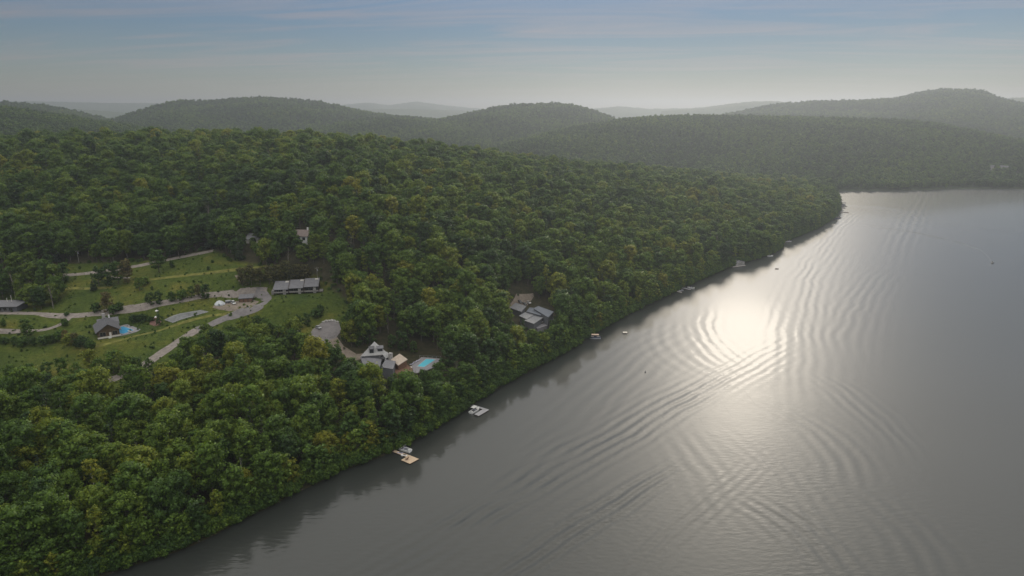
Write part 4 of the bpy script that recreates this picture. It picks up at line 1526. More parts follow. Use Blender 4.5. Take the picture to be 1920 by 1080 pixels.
# ------------------------------------------------------------------ the row house on the meadow
O, rz, Ln = frame((513, 555.5), (598, 549.5))
t_ = empty('row_house', O, rz, 'long low row house in three stepped units with grey sloping roofs and dark balconies', 'house')
t_.scale = (1, 1, 0.8)
u3 = Ln / 3
DP = 12.0
MB().box(0, Ln, 1.6, DP, -2.0, 2.5).build('base_wall', M['darkwood'], t_)
for i in range(3):
    x0, x1 = i * u3 + 0.3, (i + 1) * u3 - 0.25
    dz = 0.6 * i
    if i:
        MB().prism([(i * u3 - .12, -0.35, 3.0), (i * u3 + .14, -0.35, 3.0), (i * u3 + .14, DP + .1, 3.0), (i * u3 - .12, DP + .1, 3.0)], [(i * u3 - .12, -0.35, 5.6 + dz - .3), (i * u3 + .14, -0.35, 5.6 + dz - .3), (i * u3 + .14, DP + .1, 8.5 + dz - .3), (i * u3 - .12, DP + .1, 8.5 + dz - .3)]).build('step_shade_fin', M['darkwood'], t_)  # dark fin added to draw the shaded step between the roofs
    w_ = MB().box(x0, x1, 1.6, DP - 0.3, 2.502, 5.0 + dz)
    w_.prism([(x0, 1.6, 5.0 + dz), (x1, 1.6, 5.0 + dz), (x1, DP - 0.3, 5.0 + dz), (x0, DP - 0.3, 5.0 + dz)], [(x0, 1.6, 5.002 + dz), (x1, 1.6, 5.002 + dz), (x1, DP - 0.3, 7.3 + dz), (x0, DP - 0.3, 7.3 + dz)])
    wo_ = w_.build('wall', M['darkwood'], t_)
    rf = MB().slab([(x0 - 0.5, -0.3, 5.0 + dz), (x1 + 0.25, -0.3, 5.0 + dz), (x1 + 0.25, DP, 7.95 + dz), (x0 - 0.5, DP, 7.95 + dz)], 0.28).build('roof', M['shingle'], t_)
    sx = x0 + u3 * 0.66
    MB().box(sx, sx + 1.9, DP - 2.6, DP - 1.2, 6.9 + dz, 8.05 + dz).build('roof_light', M['cream'], rf)
    bl = MB().box(x0, x1, -0.2, 1.598, 2.2, 2.42).build('balcony', M['greywood'], t_)
    rl = MB().box(x0, x1, -0.22, -0.12, 2.44, 3.35)
    rl.build('railing', M['greywood'], bl)
    px_ = x0 + u3 * 0.60
    MB().box(px_, px_ + 1.5, 0.1, 1.58, -1.2, 2.18).box(px_, px_ + 1.5, 0.1, 1.58, 2.44, 4.7 + dz).build('pillar', M['stone'], t_, False)
    for a, c in ((0.6, u3 * 0.28), (u3 * 0.31, u3 * 0.55), (u3 * 0.80, u3 - 0.9)):
        window(t_, x0 + a, x0 + c, 2.75, 4.6, 1.6)
        window(t_, x0 + a, x0 + c, 0.1, 1.9, 1.6)
MB().box(-1.6, 0, 3.0, 8.0, -2.0, 2.9).build('entry_porch', M['greywood'], t_)
MB().box(Ln, Ln + 2.2, 0.5, 6.0, 1.9, 2.2).box(Ln + 1.9, Ln + 2.1, 0.7, 0.9, -2, 1.9).build('side_deck', M['greywood'], t_)

# dark garage by the loop
O, rz, Ln = frame((448.5, 567.5), (474, 565.8))
t_ = empty('garage', O, rz, 'small dark garage with flat grey roof inside the road loop', 'garage')
MB().box(0, Ln, 0, 8.0, -1.5, 2.3).build('wall', M['darkwood'], t_)
MB().slab([(-0.4, -0.5, 2.6), (Ln + 0.4, -0.5, 2.6), (Ln + 0.4, 8.4, 2.9), (-0.4, 8.4, 2.9)], 0.25).build('roof', M['shingle'], t_)
for i in range(3):
    a = 0.3 + i * (Ln - 0.3) / 3
    d_ = MB().box(a, a + Ln / 3 - 0.5, -0.06, -0.003, -0.2, 2.0).build('garage_door', M['brownwood'], t_)
    MB().box(a + 1, a + 1.3, -0.12, -0.062, 0.8, 0.9).build('handle', M['grey'], d_)

# tarpaulin heap, trailer, car
p = at(412, 570.5)
t_ = empty('covered_heap', p, 0.1, 'white tarpaulin stretched over a low heap beside the dirt yard', 'tarp')
rings = []
for hgt, rad in ((-0.4, 1.0), (0.25, 0.98), (1.1, 0.72), (1.9, 0.42), (2.25, 0.12)):
    rings.append([(math.cos(a) * 3.1 * rad * (1 + 0.07 * math.sin(3 * a)), math.sin(a) * 2.4 * rad * (1 + 0.06 * math.cos(5 * a)), hgt + 0.12 * math.sin(4 * a) * rad) for a in np.linspace(0, 2 * math.pi, 15)[:-1]])
MB().loft(rings).build('tarpaulin', M['tarp'], t_)
cord_ = MB()
for a in np.linspace(0, 2 * math.pi, 9)[:-1]:
    cord_.tube((math.cos(a) * 3.5, math.sin(a) * 2.8, 0.3), (math.cos(a) * 4.3, math.sin(a) * 3.5, -0.05), 0.04, n=4)
cord_.build('guy_rope', M['grey'], t_)

p = at(428, 568)
t_ = empty('utility_trailer', p, 0.5, 'small grey covered trailer between the white tarp and the white car', 'trailer')
MB().box(-1.5, 1.5, -0.8, 0.8, 0.5, 1.3).build('body', M['slate'], t_)
MB().loft([[(-1.5, -0.82, 1.302), (1.5, -0.82, 1.302), (1.5, 0.82, 1.302), (-1.5, 0.82, 1.302)], [(-1.3, -0.4, 1.7), (1.2, -0.4, 1.7), (1.2, 0.4, 1.7), (-1.3, 0.4, 1.7)]]).build('cover', M['grey'], t_)
for s in (-1, 1):
    MB().tube((0, 0.9 * s - 0.1, 0.32), (0, 0.9 * s + 0.1, 0.32), 0.32, n=12).build('wheel', M['black'], t_)
MB().tube((1.5, 0, 0.55), (2.6, 0, 0.45), 0.06).build('drawbar', M['grey'], t_)


def car(u, v, head, paint, label, suv=False, s=1.0):
    p = at(u, v)
    t_ = empty('parked_car', (p[0], p[1], p[2] + 0.16), head, label, 'car', 'parked cars')
    t_.scale = (s, s, s)
    hh = 1.72 if suv else 1.45
    prof = [(-2.2, 0.42), (-2.25, 0.8), (-2.1, 0.98), (2.0, 0.92), (2.25, 0.72), (2.2, 0.40)]
    b = MB()
    wd = lambda x: 0.88 - 0.10 * max(0, abs(x) - 1.5)
    b.prism([(x, -wd(x), z) for x, z in prof], [(x, wd(x), z) for x, z in prof])
    b.build('body', paint, t_)
    cab = MB()
    lo = [(-2.0 if suv else -1.75, 0.985), (1.15, 0.955)]
    hi = [(-1.8 if suv else -1.2, hh - 0.06), (0.35, hh - 0.06)]
    cab.loft([[(lo[0][0], -0.84, lo[0][1]), (lo[1][0], -0.84, lo[1][1]), (lo[1][0], 0.84, lo[1][1]), (lo[0][0], 0.84, lo[0][1])], [(hi[0][0], -0.68, hi[0][1]), (hi[1][0], -0.68, hi[1][1]), (hi[1][0], 0.68, hi[1][1]), (hi[0][0], 0.68, hi[0][1])]])
    cab.build('windows', M['glass'], t_)
    MB().box(hi[0][0] - 0.03, hi[1][0] + 0.03, -0.70, 0.70, hh - 0.058, hh).build('roof', paint, t_)
    for sx in (-1.35, 1.4):
        for sy in (-1, 1):
            wh = MB().tube((sx, sy * 0.76, 0.33), (sx, sy * 0.92, 0.33), 0.33, n=14).build('wheel', M['black'], t_)
            MB().tube((sx, sy * 0.922, 0.33), (sx, sy * 0.935, 0.33), 0.2, n=10).build('rim', M['alu'], wh)
    for sy in (-1, 1):
        MB().box(2.2, 2.27, sy * 0.62 - 0.16, sy * 0.62 + 0.16, 0.62, 0.76).build('headlight', M['white'], t_)
        MB().box(-2.27, -2.2, sy * 0.66 - 0.12, sy * 0.66 + 0.12, 0.66, 0.84).build('tail_light', M['redchair'], t_)
    return t_


car(438, 570, R_(-52), M['carwhite'], 'white car parked on the dirt yard beside the dark garage', True)
car(597, 616, R_(-48), M['carsilver'], 'silver grey car parked at the edge of the gravel lot')
car(975, 568, R_(-62), M['cardark'], 'dark car in the driveway nearest the pale garage roof', True)
car(983.5, 571.5, R_(-62), M['cardark'], 'dark low car parked between the garage and the pale car')
car(991, 569, R_(-62), M['carwhite'], 'white car parked against the trees at the driveway')

# ------------------------------------------------------------------ chalet and pool
O, rz, Ln = at(185, 637), R_(35), 10.0
t_ = empty('chalet', O, rz, 'dark brown log chalet with grey gable roof and stone chimney beside the blue pool', 'house')
gable_wall(t_, 0, Ln, 1.6, 17, -2.5, 4.0, 7.4, M['log'])
gable('roof', t_, 0, Ln, 1.6, 17, 4.0, 7.4, M['shingledk'], 1.0)
MB().box(Ln * 0.38, Ln * 0.38 + 1.5, 15.0, 16.4, 5.5, 9.6).build('chimney', M['stone'], t_)
d_ = MB().box(-0.3, Ln + 0.3, -0.6, 1.598, 0.2, 0.45).build('deck', M['greywood'], t_)
MB().box(-0.3, Ln + 0.3, -0.62, -0.52, 0.5, 1.25).build('railing', M['cream'], d_)
MB().box(Ln * .45, Ln * .45 + 1.4, -0.75, -0.64, -0.3, 1.0).build('towel', M['white'], d_)
for i in range(4):
    MB().box(0.2 + i * (Ln - .8) / 3, 0.45 + i * (Ln - .8) / 3, -0.4, -0.15, -2.5, 0.2).build('post', M['darkwood'], d_)
dr = MB().box(Ln * .52, Ln * .52 + 1.0, 1.53, 1.597, 0.46, 2.6).build('door', M['cream'], t_)
MB().box(Ln * .52 + .8, Ln * .52 + .9, 1.45, 1.527, 1.4, 1.55).build('handle', M['grey'], dr)
window(t_, 1.0, 3.6, 1.0, 3.0, 1.6)
window(t_, Ln - 3.2, Ln - 1.0, 1.0, 3.0, 1.6)
window(t_, 4.5, 6.5, 1.0, 2.8, Ln, 'right')
MB().box(Ln * .2, Ln + 1.0, 17.6, 23.5, -1.5, 3.2).build('annex_wall', M['log'], t_)
ar = gable('annex_roof', t_, Ln * .2, Ln + 1.0, 17.6, 23.5, 3.2, 5.6, M['shingle'], 0.7, axis='x')
MB().box(Ln * .2 + 5, Ln * .2 + 5.8, 20.9, 21.7, 5.0, 7.0).build('flue', M['white'], ar)


def swimming_pool(deck, basin, zl, m, label, paving, board=None):
    D = [W2(*q) for q in deck]
    zz = zl if zl is not None else float(np.mean([gzf(*q) for q in D])) + 0.15
    D = [pt(u, v, zz)[:2] for u, v in deck]
    c = np.mean(D, axis=0)
    t_ = empty('swimming_pool', (c[0], c[1], zz), 0, label, 'pool')
    Bn = [pt(u, v, zz)[:2] - c for u, v in basin]
    D = [d - c for d in D]
    if sum(D[i][0] * D[(i + 1) % len(D)][1] - D[(i + 1) % len(D)][0] * D[i][1] for i in range(len(D))) < 0:
        D = D[::-1]
    if sum(Bn[i][0] * Bn[(i + 1) % len(Bn)][1] - Bn[(i + 1) % len(Bn)][0] * Bn[i][1] for i in range(len(Bn))) < 0:
        Bn = Bn[::-1]
    MB().prism([(d[0], d[1], -0.35) for d in D], [(d[0], d[1], 0) for d in D]).build('terrace', paving, t_)
    cD = np.mean(D, axis=0)
    MB().prism([(*(cD + (d - cD) * .96), -3.0) for d in D], [(*(cD + (d - cD) * .96), -0.352) for d in D]).build('retaining_wall', M['darkwood'], t_)
    cb = np.mean(Bn, axis=0)
    oc = [cb + (q - cb) * 1.09 for q in Bn]
    cp = MB()
    k = len(Bn)
    n0 = 0
    for i in range(k):
        j = (i + 1) % k
        cp.prism([(*Bn[i], 0.004), (*oc[i], 0.004), (*oc[j], 0.004), (*Bn[j], 0.004)], [(*Bn[i], 0.1), (*oc[i], 0.1), (*oc[j], 0.1), (*Bn[j], 0.1)])
    cp.build('coping', M['stone'], t_)
    MB().prism([(*q, 0.006) for q in Bn], [(*q, 0.05) for q in Bn]).build('pool_water', m, t_)
    return t_, zz, c


tp, zp, cp_ = swimming_pool([(207, 632.5), (206, 622), (214, 614), (238, 607.5), (264, 617.5), (256, 622), (232, 628.5)], [(214, 617.5), (231, 611.8), (251, 619), (231, 626.3), (222, 624.5)], None, M['poolb'], 'bright blue swimming pool on a stone terrace beside the dark chalet', M['pave'])
q = pt(244, 622.5, zp)
bd = empty('diving_board', (q[0], q[1], zp), R_(150), 'white diving board at the lake end of the chalet pool', 'diving board')
MB().box(-0.9, 1.9, -0.35, 0.35, 0.42, 0.52).build('board', M['white'], bd)
MB().box(-0.8, -0.3, -0.3, 0.3, 0.0, 0.418).build('stand', M['grey'], bd)
for k, (u, v) in enumerate(((294.5, 588.5), (293.5, 600))):
    q = at(u, v)
    lp = empty('garden_parasol', q, 0.4, ('small white closed parasol on the grass above the soil patch', 'small white parasol by the reddish soil patch')[k], 'parasol', 'white parasols on the lawn')
    MB().tube((0, 0, -0.3), (0, 0, 2.2), 0.05).build('pole', M['grey'], lp)
    MB().loft([[(math.cos(a) * rr, math.sin(a) * rr, z) for a in np.linspace(0, 2 * math.pi, 9)[:-1]] for rr, z in ((1.0, 1.75), (0.55, 2.1), (0.05, 2.4))]).build('canopy', M['white'], lp)

# low building at the picture's edge
O, rz, Ln = frame((-70, 585.5), (33, 584.5))
t_ = empty('lodge', O, rz, 'long low dark building with a thin grey roof edge beside the gravel road', 'building')
MB().box(0, Ln, 0, 9, -1.5, 3.1).build('wall', M['slate'], t_)
MB().slab([(-0.6, -1.2, 3.35), (Ln + 0.9, -1.2, 3.35), (Ln + 0.9, 9.6, 4.3), (-0.6, 9.6, 4.3)], 0.25).build('roof', M['shingle'], t_)
for i in range(9):
    window(t_, 1.5 + i * (Ln - 3) / 9, 1.5 + i * (Ln - 3) / 9 + 1.8, 0.7, 2.4, 0.0)
for u, v, hgt in ((24.5, 578, 7.5), (16, 578, 6.0)):
    q = at(u, v)
    po = empty('pale_pole', q, 0, 'taller pale bare pole behind the low building' if hgt > 7 else 'shorter thin pole behind the low building', 'pole')
    MB().tube((0, 0, -1), (0, 0, hgt), 0.16, 0.12, 8).build('shaft', M['cream'], po)
    MB().box(-0.2, 0.2, -0.2, 0.2, hgt, hgt + 0.25).build('cap', M['grey'], po)


# utility poles
def pole(u, v, hgt, label, transformer=True):
    q = at(u, v)
    t_ = empty('utility_pole', q, R_(20), label, 'utility pole')
    MB().tube((0, 0, -1), (0, 0, hgt), 0.17, 0.11, 8).build('shaft', M['greywood'], t_)
    MB().box(-1.1, 1.1, -0.07, 0.07, hgt - 0.7, hgt - 0.55).build('crossarm', M['greywood'], t_)
    for x in (-0.9, 0, 0.9):
        MB().tube((x, 0, hgt - 0.548), (x, 0, hgt - 0.3), 0.06).build('insulator', M['white'], t_)
    if transformer:
        MB().tube((0.34, 0, hgt - 2.4), (0.34, 0, hgt - 1.2), 0.3, n=10).build('transformer', M['alu'], t_)


pole(596, 532, 10.5, 'wooden utility pole with a transformer at the end of the row house')
pole(148, 492, 8.0, 'utility pole with a white transformer in front of the forest edge')
pole(237, 480, 9.0, 'thin utility pole among the trees of the forest edge', False)
pole(433, 474, 9.0, 'thin utility pole at the top end of the upper lane', False)

# houses among the trees up the slope
O, rz, Ln = frame((548, 459), (577, 458.5))
t_ = empty('white_house', O, rz, 'white house with brown roof and white chimney half hidden by trees on the slope', 'house')
gable_wall(t_, 0, Ln, 0, 9, -2, 6.2, 9.2, M['white'], axis='x')
gable('roof', t_, 0, Ln, 0, 9, 6.2, 9.2, M['shinglebr'], 0.7, axis='x')
MB().box(Ln - 1.6, Ln - 0.7, 4.2, 5.2, 8.2, 10.6).build('chimney', M['white'], t_)
for x in (Ln - 3.2, Ln - 6.6, Ln - 10):
    window(t_, x, x + 1.7, 3.2, 4.9, 0)
window(t_, 2.5, 4.2, 3.2, 4.9, Ln, 'right')
O, rz, Ln = frame((461, 456.5), (484, 456))
t_ = empty('grey_house', O, rz, 'small house of which a grey roof shows between trees above the meadow', 'house')
gable_wall(t_, 0, Ln, 0, 9, -2, 3.2, 6.2, M['cream'], axis='x')
gable('roof', t_, 0, Ln, 0, 9, 3.2, 6.2, M['metalroof'], 0.6, axis='x')
window(t_, Ln * .4, Ln * .4 + 1.5, 1.0, 2.4, 0)
window(t_, Ln * .7, Ln * .7 + 1.5, 1.0, 2.4, 0)

# boulders and posts round the gravel lot
for k, (u, v, s) in enumerate(((606, 604.5, 1.0), (612, 602.8, 1.2), (617, 602, 1.0), (622, 601.6, 1.3), (627, 602.5, 1.1), (632, 604.5, 1.2))):
    q = at(u, v)
    n12 = ICO_V * (0.85 + 0.3 * rng.random((12, 1))) * np.array([1.1, 0.8, 0.65]) * s
    bo = mesh_obj('boulder', n12 + np.array([0, 0, 0.25]), ICO_F, M['stone'])
    bo.location = q
    tag(bo, ['first', 'second', 'third', 'fourth', 'fifth', 'sixth'][k] + ' grey boulder from the silver car along the upper rim of the gravel lot', 'boulder', 'boulders rimming the gravel lot')
for k, (u, v) in enumerate(((611, 635), (615, 634.5), (619, 634), (623, 633), (627, 631.5), (630.5, 629.5))):
    q = at(u, v)
    po = MB().tube((0, 0, -0.4), (0, 0, 1.1), 0.12, 0.11, 7).build('timber_post', M['greywood'])
    po.location = q
    tag(po, ['first', 'second', 'third', 'fourth', 'fifth', 'sixth'][k] + ' timber post from the road end along the gravel lot', 'post', 'posts along the gravel lot')

# ------------------------------------------------------------------ the house with the lakeside pool
HZ = max(gzf(*W2(712, 690)), 13.0)
a = pt(680, 690, HZ)[:2]
b_ = pt(748, 702, HZ)[:2]
rz = math.atan2((b_ - a)[1], (b_ - a)[0])
t_ = empty('lake_house', (a[0], a[1], HZ), rz, 'large grey house with pale hipped roof, dormers and tan wing beside the turquoise pool', 'house')
Rm = Matrix.Rotation(-rz, 4, 'Z')


def loc(u, v, z):
    """a photo pixel at height z above the house floor, in the house's own axes"""
    p = pt(u, v, HZ + z)
    return tuple(Rm @ Vector((p[0] - a[0], p[1] - a[1], z)))


def block(par, pxs, z, depth=None, name='wall', m=None, inset=0.5, zb=-4.0):
    """walls under a roof outline given by photo pixels at roof height"""
    P = [Vector(loc(u, v, z)) for u, v in pxs]
    c = sum(P, Vector()) / len(P)
    ar = sum(P[i].x * P[(i + 1) % len(P)].y - P[(i + 1) % len(P)].x * P[i].y for i in range(len(P)))
    if ar < 0:
        P = P[::-1]
    Q = [c + (p - c) * (1 - inset / max((p - c).length, 1)) for p in P]
    return MB().prism([(p.x, p.y, zb) for p in Q], [(p.x, p.y, z - 0.3) for p in Q]).build(name, m, par)


# main block: a hipped roof whose front hip faces the lake
ev = [loc(676, 668, 5.2), loc(729, 664, 5.2)]
e0, e1 = Vector(ev[0]), Vector(ev[1])
dirx = (e1 - e0).normalized()
diry = Vector((-dirx.y, dirx.x, 0))
DD = 13.0
apex = (e0 + e1) / 2 + diry * DD * 0.45 + Vector((0, 0, 5.0))
apex2 = (e0 + e1) / 2 + (e1 - e0) * 0.02 + diry * DD * 0.52 + Vector((0, 0, 5.0))
e2, e3 = e0 + (e1 - e0) * 0.72 + diry * 9.5, e0 + (e1 - e0) * 0.34 + diry * 9.5
rf = MB()
n = 0
rf.v = [tuple(x) for x in (e0, e1, e2, e3, apex, apex2)] + [tuple(x - Vector((0, 0, 0.3))) for x in (e0, e1, e2, e3)]
rf.f = [(0, 1, 4), (1, 2, 5, 4), (2, 3, 5), (3, 0, 4, 5), (6, 9, 8, 7), (0, 6, 7, 1), (1, 7, 8, 2), (2, 8, 9, 3), (3, 9, 6, 0)]
rfo = rf.build('roof', M['shinglelt'], t_)
cc = (e0 + e1 + e2 + e3) / 4
MB().prism([tuple((p - cc) * 0.93 + cc + Vector((0, 0, -9))) for p in (e0, e1, e2, e3)], [tuple((p - cc) * 0.93 + cc - Vector((0, 0, 0.302))) for p in (e0, e1, e2, e3)]).build('wall', M['slate'], t_)


def dormer(fx, fy, wdt, hgt, mroof, mwall):
    p = e0 + (e1 - e0) * fx + diry * fy + Vector((0, 0, fy / (DD * 0.45) * 5.0))
    d = MB()
    for sx in (-1, 1):
        pass
    q = [p + dirx * (-wdt / 2), p + dirx * (wdt / 2), p + dirx * (wdt / 2) + diry * 2.6, p - dirx * (wdt / 2) + diry * 2.6]
    dm = MB().prism([tuple(x + Vector((0, 0, -0.4))) for x in q], [tuple(x + Vector((0, 0, hgt))) for x in q]).build('dormer', mwall, t_)
    q2 = [p + dirx * (-wdt / 2 - .25) - diry * .3, p + dirx * (wdt / 2 + .25) - diry * .3, p + dirx * (wdt / 2 + .25) + diry * 3, p - dirx * (wdt / 2 + .25) + diry * 3]
    MB().slab([tuple(x + Vector((0, 0, hgt + 0.2 + (0.5 if i > 1 else 0)))) for i, x in enumerate(q2)], 0.18).build('dormer_roof', mroof, dm)
    w0 = [p + dirx * (-wdt / 2 + .3) - diry * .04, p + dirx * (wdt / 2 - .3) - diry * .04]
    MB().prism([tuple(w0[0] + Vector((0, 0, 0.1))), tuple(w0[1] + Vector((0, 0, 0.1))), tuple(w0[1] + diry * .03 + Vector((0, 0, 0.1))), tuple(w0[0] + diry * .03 + Vector((0, 0, 0.1)))],
               [tuple(w0[0] + Vector((0, 0, hgt - .2))), tuple(w0[1] + Vector((0, 0, hgt - .2))), tuple(w0[1] + diry * .03 + Vector((0, 0, hgt - .2))), tuple(w0[0] + diry * .03 + Vector((0, 0, hgt - .2)))]).build('pane', M['glass'], dm)


dormer(0.40, 1.0, 2.2, 2.1, M['shingledk'], M['slate'])
dormer(0.70, 1.5, 3.0, 1.5, M['shingle'], M['shinglelt'])
# low front wing, stair tower, side block, tan wing
fw_ = [(675, 669), (716, 673), (712, 690), (682, 686)]
z_ = 4.2
P_ = [Vector(loc(u, v, z_)) for u, v in fw_]
MB().prism([tuple(p - Vector((0, 0, .3))) for p in P_[::-1]], [tuple(p) for p in P_[::-1]]).build('front_roof', M['shingle'], t_)
block(t_, fw_, z_, name='front_wall', m=M['slate'])
sb = [(723, 674), (742, 677), (737, 692), (714, 688)]
P_ = [Vector(loc(u, v, 4.6)) for u, v in sb]
MB().prism([tuple(p - Vector((0, 0, .3))) for p in P_[::-1]], [tuple(p) for p in P_[::-1]]).build('side_roof', M['shingle'], t_)
block(t_, sb, 4.6, name='side_wall', m=M['slate'])
p0 = Vector(loc(719, 688, 0))
tw = MB().box(p0.x - 1.7, p0.x + 1.7, p0.y - 0.2, p0.y + 3.2, -3.5, 5.4).build('stair_tower', M['slate'], t_)
gable('tower_roof', t_, p0.x - 1.7, p0.x + 1.7, p0.y - 0.2, p0.y + 3.2, 5.4, 7.0, M['shinglelt'], 0.35, 0.18)
window(t_, p0.x - 1.0, p0.x + 1.0, 1.5, 4.6, p0.y - 0.2)
MB().box(p0.x + 1.5, p0.x + 1.75, p0.y - 0.35, p0.y - 0.1, -3.5, 5.2).build('downpipe', M['white'], t_)
c0 = Vector(loc(732.5, 671, 5.0))
MB().box(c0.x - 0.9, c0.x + 0.9, c0.y - 0.7, c0.y + 0.7, 1.5, 7.6).build('chimney', M['stone'], t_)
tw_ = [(732.5, 673.8), (749.3, 663), (764.3, 673.5), (746.5, 685)]
zt = [4.6, 6.6, 4.6, 3.2]
P_ = [Vector(loc(u, v, z)) for (u, v), z in zip(tw_, zt)]
if sum(P_[i].x * P_[(i + 1) % 4].y - P_[(i + 1) % 4].x * P_[i].y for i in range(4)) < 0:
    P_ = P_[::-1]
rt = MB()
cen = (P_[0] + P_[1] + P_[2] + P_[3]) / 4 + Vector((0, 0, 0.25))
rt.v = [tuple(p) for p in P_] + [tuple(p - Vector((0, 0, .3))) for p in P_] + [tuple(cen)]
rt.f = [(0, 1, 8), (1, 2, 8), (2, 3, 8), (3, 0, 8), (4, 7, 6, 5), (0, 4, 5, 1), (1, 5, 6, 2), (2, 6, 7, 3), (3, 7, 4, 0)]
rt.build('tan_roof', M['shingletan'], t_)
Q_ = [cen + (p - cen) * 0.86 for p in P_]
MB().prism([(p.x, p.y, -4) for p in Q_], [(p.x, p.y, p.z - 0.45) for p in Q_]).build('wing_wall', M['brownwood'], t_)
# brown deck towards the lake
dk = [(738, 687), (764, 684), (774, 692), (770, 699), (742, 702)]
P_ = [Vector(loc(u, v, 0.6)) for u, v in dk]
if sum(P_[i].x * P_[(i + 1) % 5].y - P_[(i + 1) % 5].x * P_[i].y for i in range(5)) < 0:
    P_ = P_[::-1]
d_ = MB().prism([(p.x, p.y, -4.5) for p in P_], [tuple(p) for p in P_]).build('deck', M['brownwood'], t_)
rl = MB()
for i in range(5):
    p, q = P_[i], P_[(i + 1) % 5]
    dd = (q - p).normalized()
    nn_ = Vector((-dd.y, dd.x, 0)) * 0.05
    rl.prism([tuple(p - nn_ + Vector((0, 0, .92))), tuple(q - nn_ + Vector((0, 0, .92))), tuple(q + nn_ + Vector((0, 0, .92))), tuple(p + nn_ + Vector((0, 0, .92)))], [tuple(p - nn_ + Vector((0, 0, 1.0))), tuple(q - nn_ + Vector((0, 0, 1.0))), tuple(q + nn_ + Vector((0, 0, 1.0))), tuple(p + nn_ + Vector((0, 0, 1.0)))])
    k = max(2, int((q - p).length / 1.2))
    for j in range(k):
        c = p + (q - p) * j / k
        rl.box(c.x - .05, c.x + .05, c.y - .05, c.y + .05, 0.602, 0.92)
rl.build('railing', M['brownwood'], d_)

PZ = HZ - 0.4
tp2, zp2, c2 = swimming_pool([(760, 696), (790, 669.5), (826, 672), (820, 686), (800, 694), (782, 699)], [(782.5, 687), (799, 673.3), (816.5, 674.5), (795, 688.2)], PZ, M['pool'], 'turquoise rectangular swimming pool with grey terrace beside the lake house', M['pave'])
# terrace furniture
for k, (u, v, ang) in enumerate(((772, 684, 0.5), (778, 680, 0.5), (784, 677, 0.5))):
    q = pt(u, v, zp2)
    ch = empty('sun_lounger', (q[0], q[1], zp2), ang, ('grey sun lounger on the pool terrace nearest the brown deck', 'grey sun lounger between two others on the pool terrace', 'grey sun lounger on the pool terrace nearest the far pool end')[k], 'sun lounger', 'loungers on the pool terrace')
    MB().box(-1.0, 0.4, -0.35, 0.35, 0.28, 0.42).build('seat', M['lilac'], ch)
    MB().prism([(0.4, -.35, .28), (1.0, -.35, .7), (1.0, .35, .7), (0.4, .35, .28)], [(0.36, -.35, .4), (0.96, -.35, .82), (0.96, .35, .82), (0.36, .35, .4)]).build('backrest', M['lilac'], ch)
    for sx in (-0.9, 0.3):
        for sy in (-0.28, 0.28):
            MB().box(sx - .03, sx + .03, sy - .03, sy + .03, 0.004, 0.28).build('leg', M['grey'], ch)
q = pt(770, 691, zp2)
tb = empty('garden_table', (q[0], q[1], zp2), 0.3, 'round grey table with a bench seat on the terrace corner by the deck', 'table')
MB().tube((0, 0, 0.7), (0, 0, 0.76), 0.9, n=14).build('tabletop', M['cream'], tb)
MB().tube((0, 0, 0.004), (0, 0, 0.7), 0.12, n=8).build('leg', M['grey'], tb)
pf = [pt(u, v, zp2) for u, v in ((787, 671), (826, 672.5), (820, 686), (798, 695))]
cF = pf[0]
fe = empty('pool_fence', (cF[0], cF[1], zp2), 0, 'low open fence of pale posts and glass round the lakeside pool', 'fence')
for i in range(3):
    p, q = pf[i] - cF, pf[i + 1] - cF
    n = max(2, int(np.hypot(*(q - p)[:2]) / 2.0))
    for j in range(n + (i == 2)):
        c = p + (q - p) * j / n
        MB().box(c[0] - .05, c[0] + .05, c[1] - .05, c[1] + .05, 0.004, 1.25).build('post', M['alu'], fe)
    MB().tube((p[0], p[1], 1.29), (q[0], q[1], 1.29), 0.04, n=4).build('rail', M['alu'], fe)

# ------------------------------------------------------------------ the modern house by the lake
KZ = max(gzf(*W2(985, 606)), 9.0)
a = pt(985, 606, KZ)[:2]
HZ = KZ
rz = 0.0
Rm = Matrix.Rotation(0, 4, 'Z')
t_ = empty('modern_house', (a[0], a[1], KZ), 0, 'modern dark house under five flat grey metal roofs with a paved lakeside terrace', 'house')


def mono(pxs, z, m, name='roof', wall='wall', zb=-3.0, tilt=None):
    P = [Vector(loc(u, v, zz)) for (u, v), zz in zip(pxs, tilt or [z] * len(pxs))]
    if sum(P[i].x * P[(i + 1) % len(P)].y - P[(i + 1) % len(P)].x * P[i].y for i in range(len(P))) < 0:
        P = P[::-1]
    r_ = MB().prism([tuple(p - Vector((0, 0, .3))) for p in P], [tuple(p) for p in P])
    o = r_.build(name, m, t_)
    # standing seams
    d0 = (P[1] - P[0])
    L0 = d0.length
    k = int(L0 / 1.0)
    if len(P) == 4:
        se = MB()
        for i in range(1, k):
            s0 = P[0] + (P[1] - P[0]) * i / k
            s1 = P[3] + (P[2] - P[3]) * i / k
            se.tube(tuple(s0 + Vector((0, 0, .02))), tuple(s1 + Vector((0, 0, .02))), 0.04, n=4)
        so = se.build('seam', m, o)
        so['kind'] = 'stuff'
    c = sum(P, Vector()) / len(P)
    Q = [c + (p - c) * (1 - 0.7 / max((p - c).length, 1.5)) for p in P]
    MB().prism([(p.x, p.y, zb) for p in Q], [(p.x, p.y, p.z - 0.302) for p in Q]).build(wall, M['slate'], t_)
    return P, Q


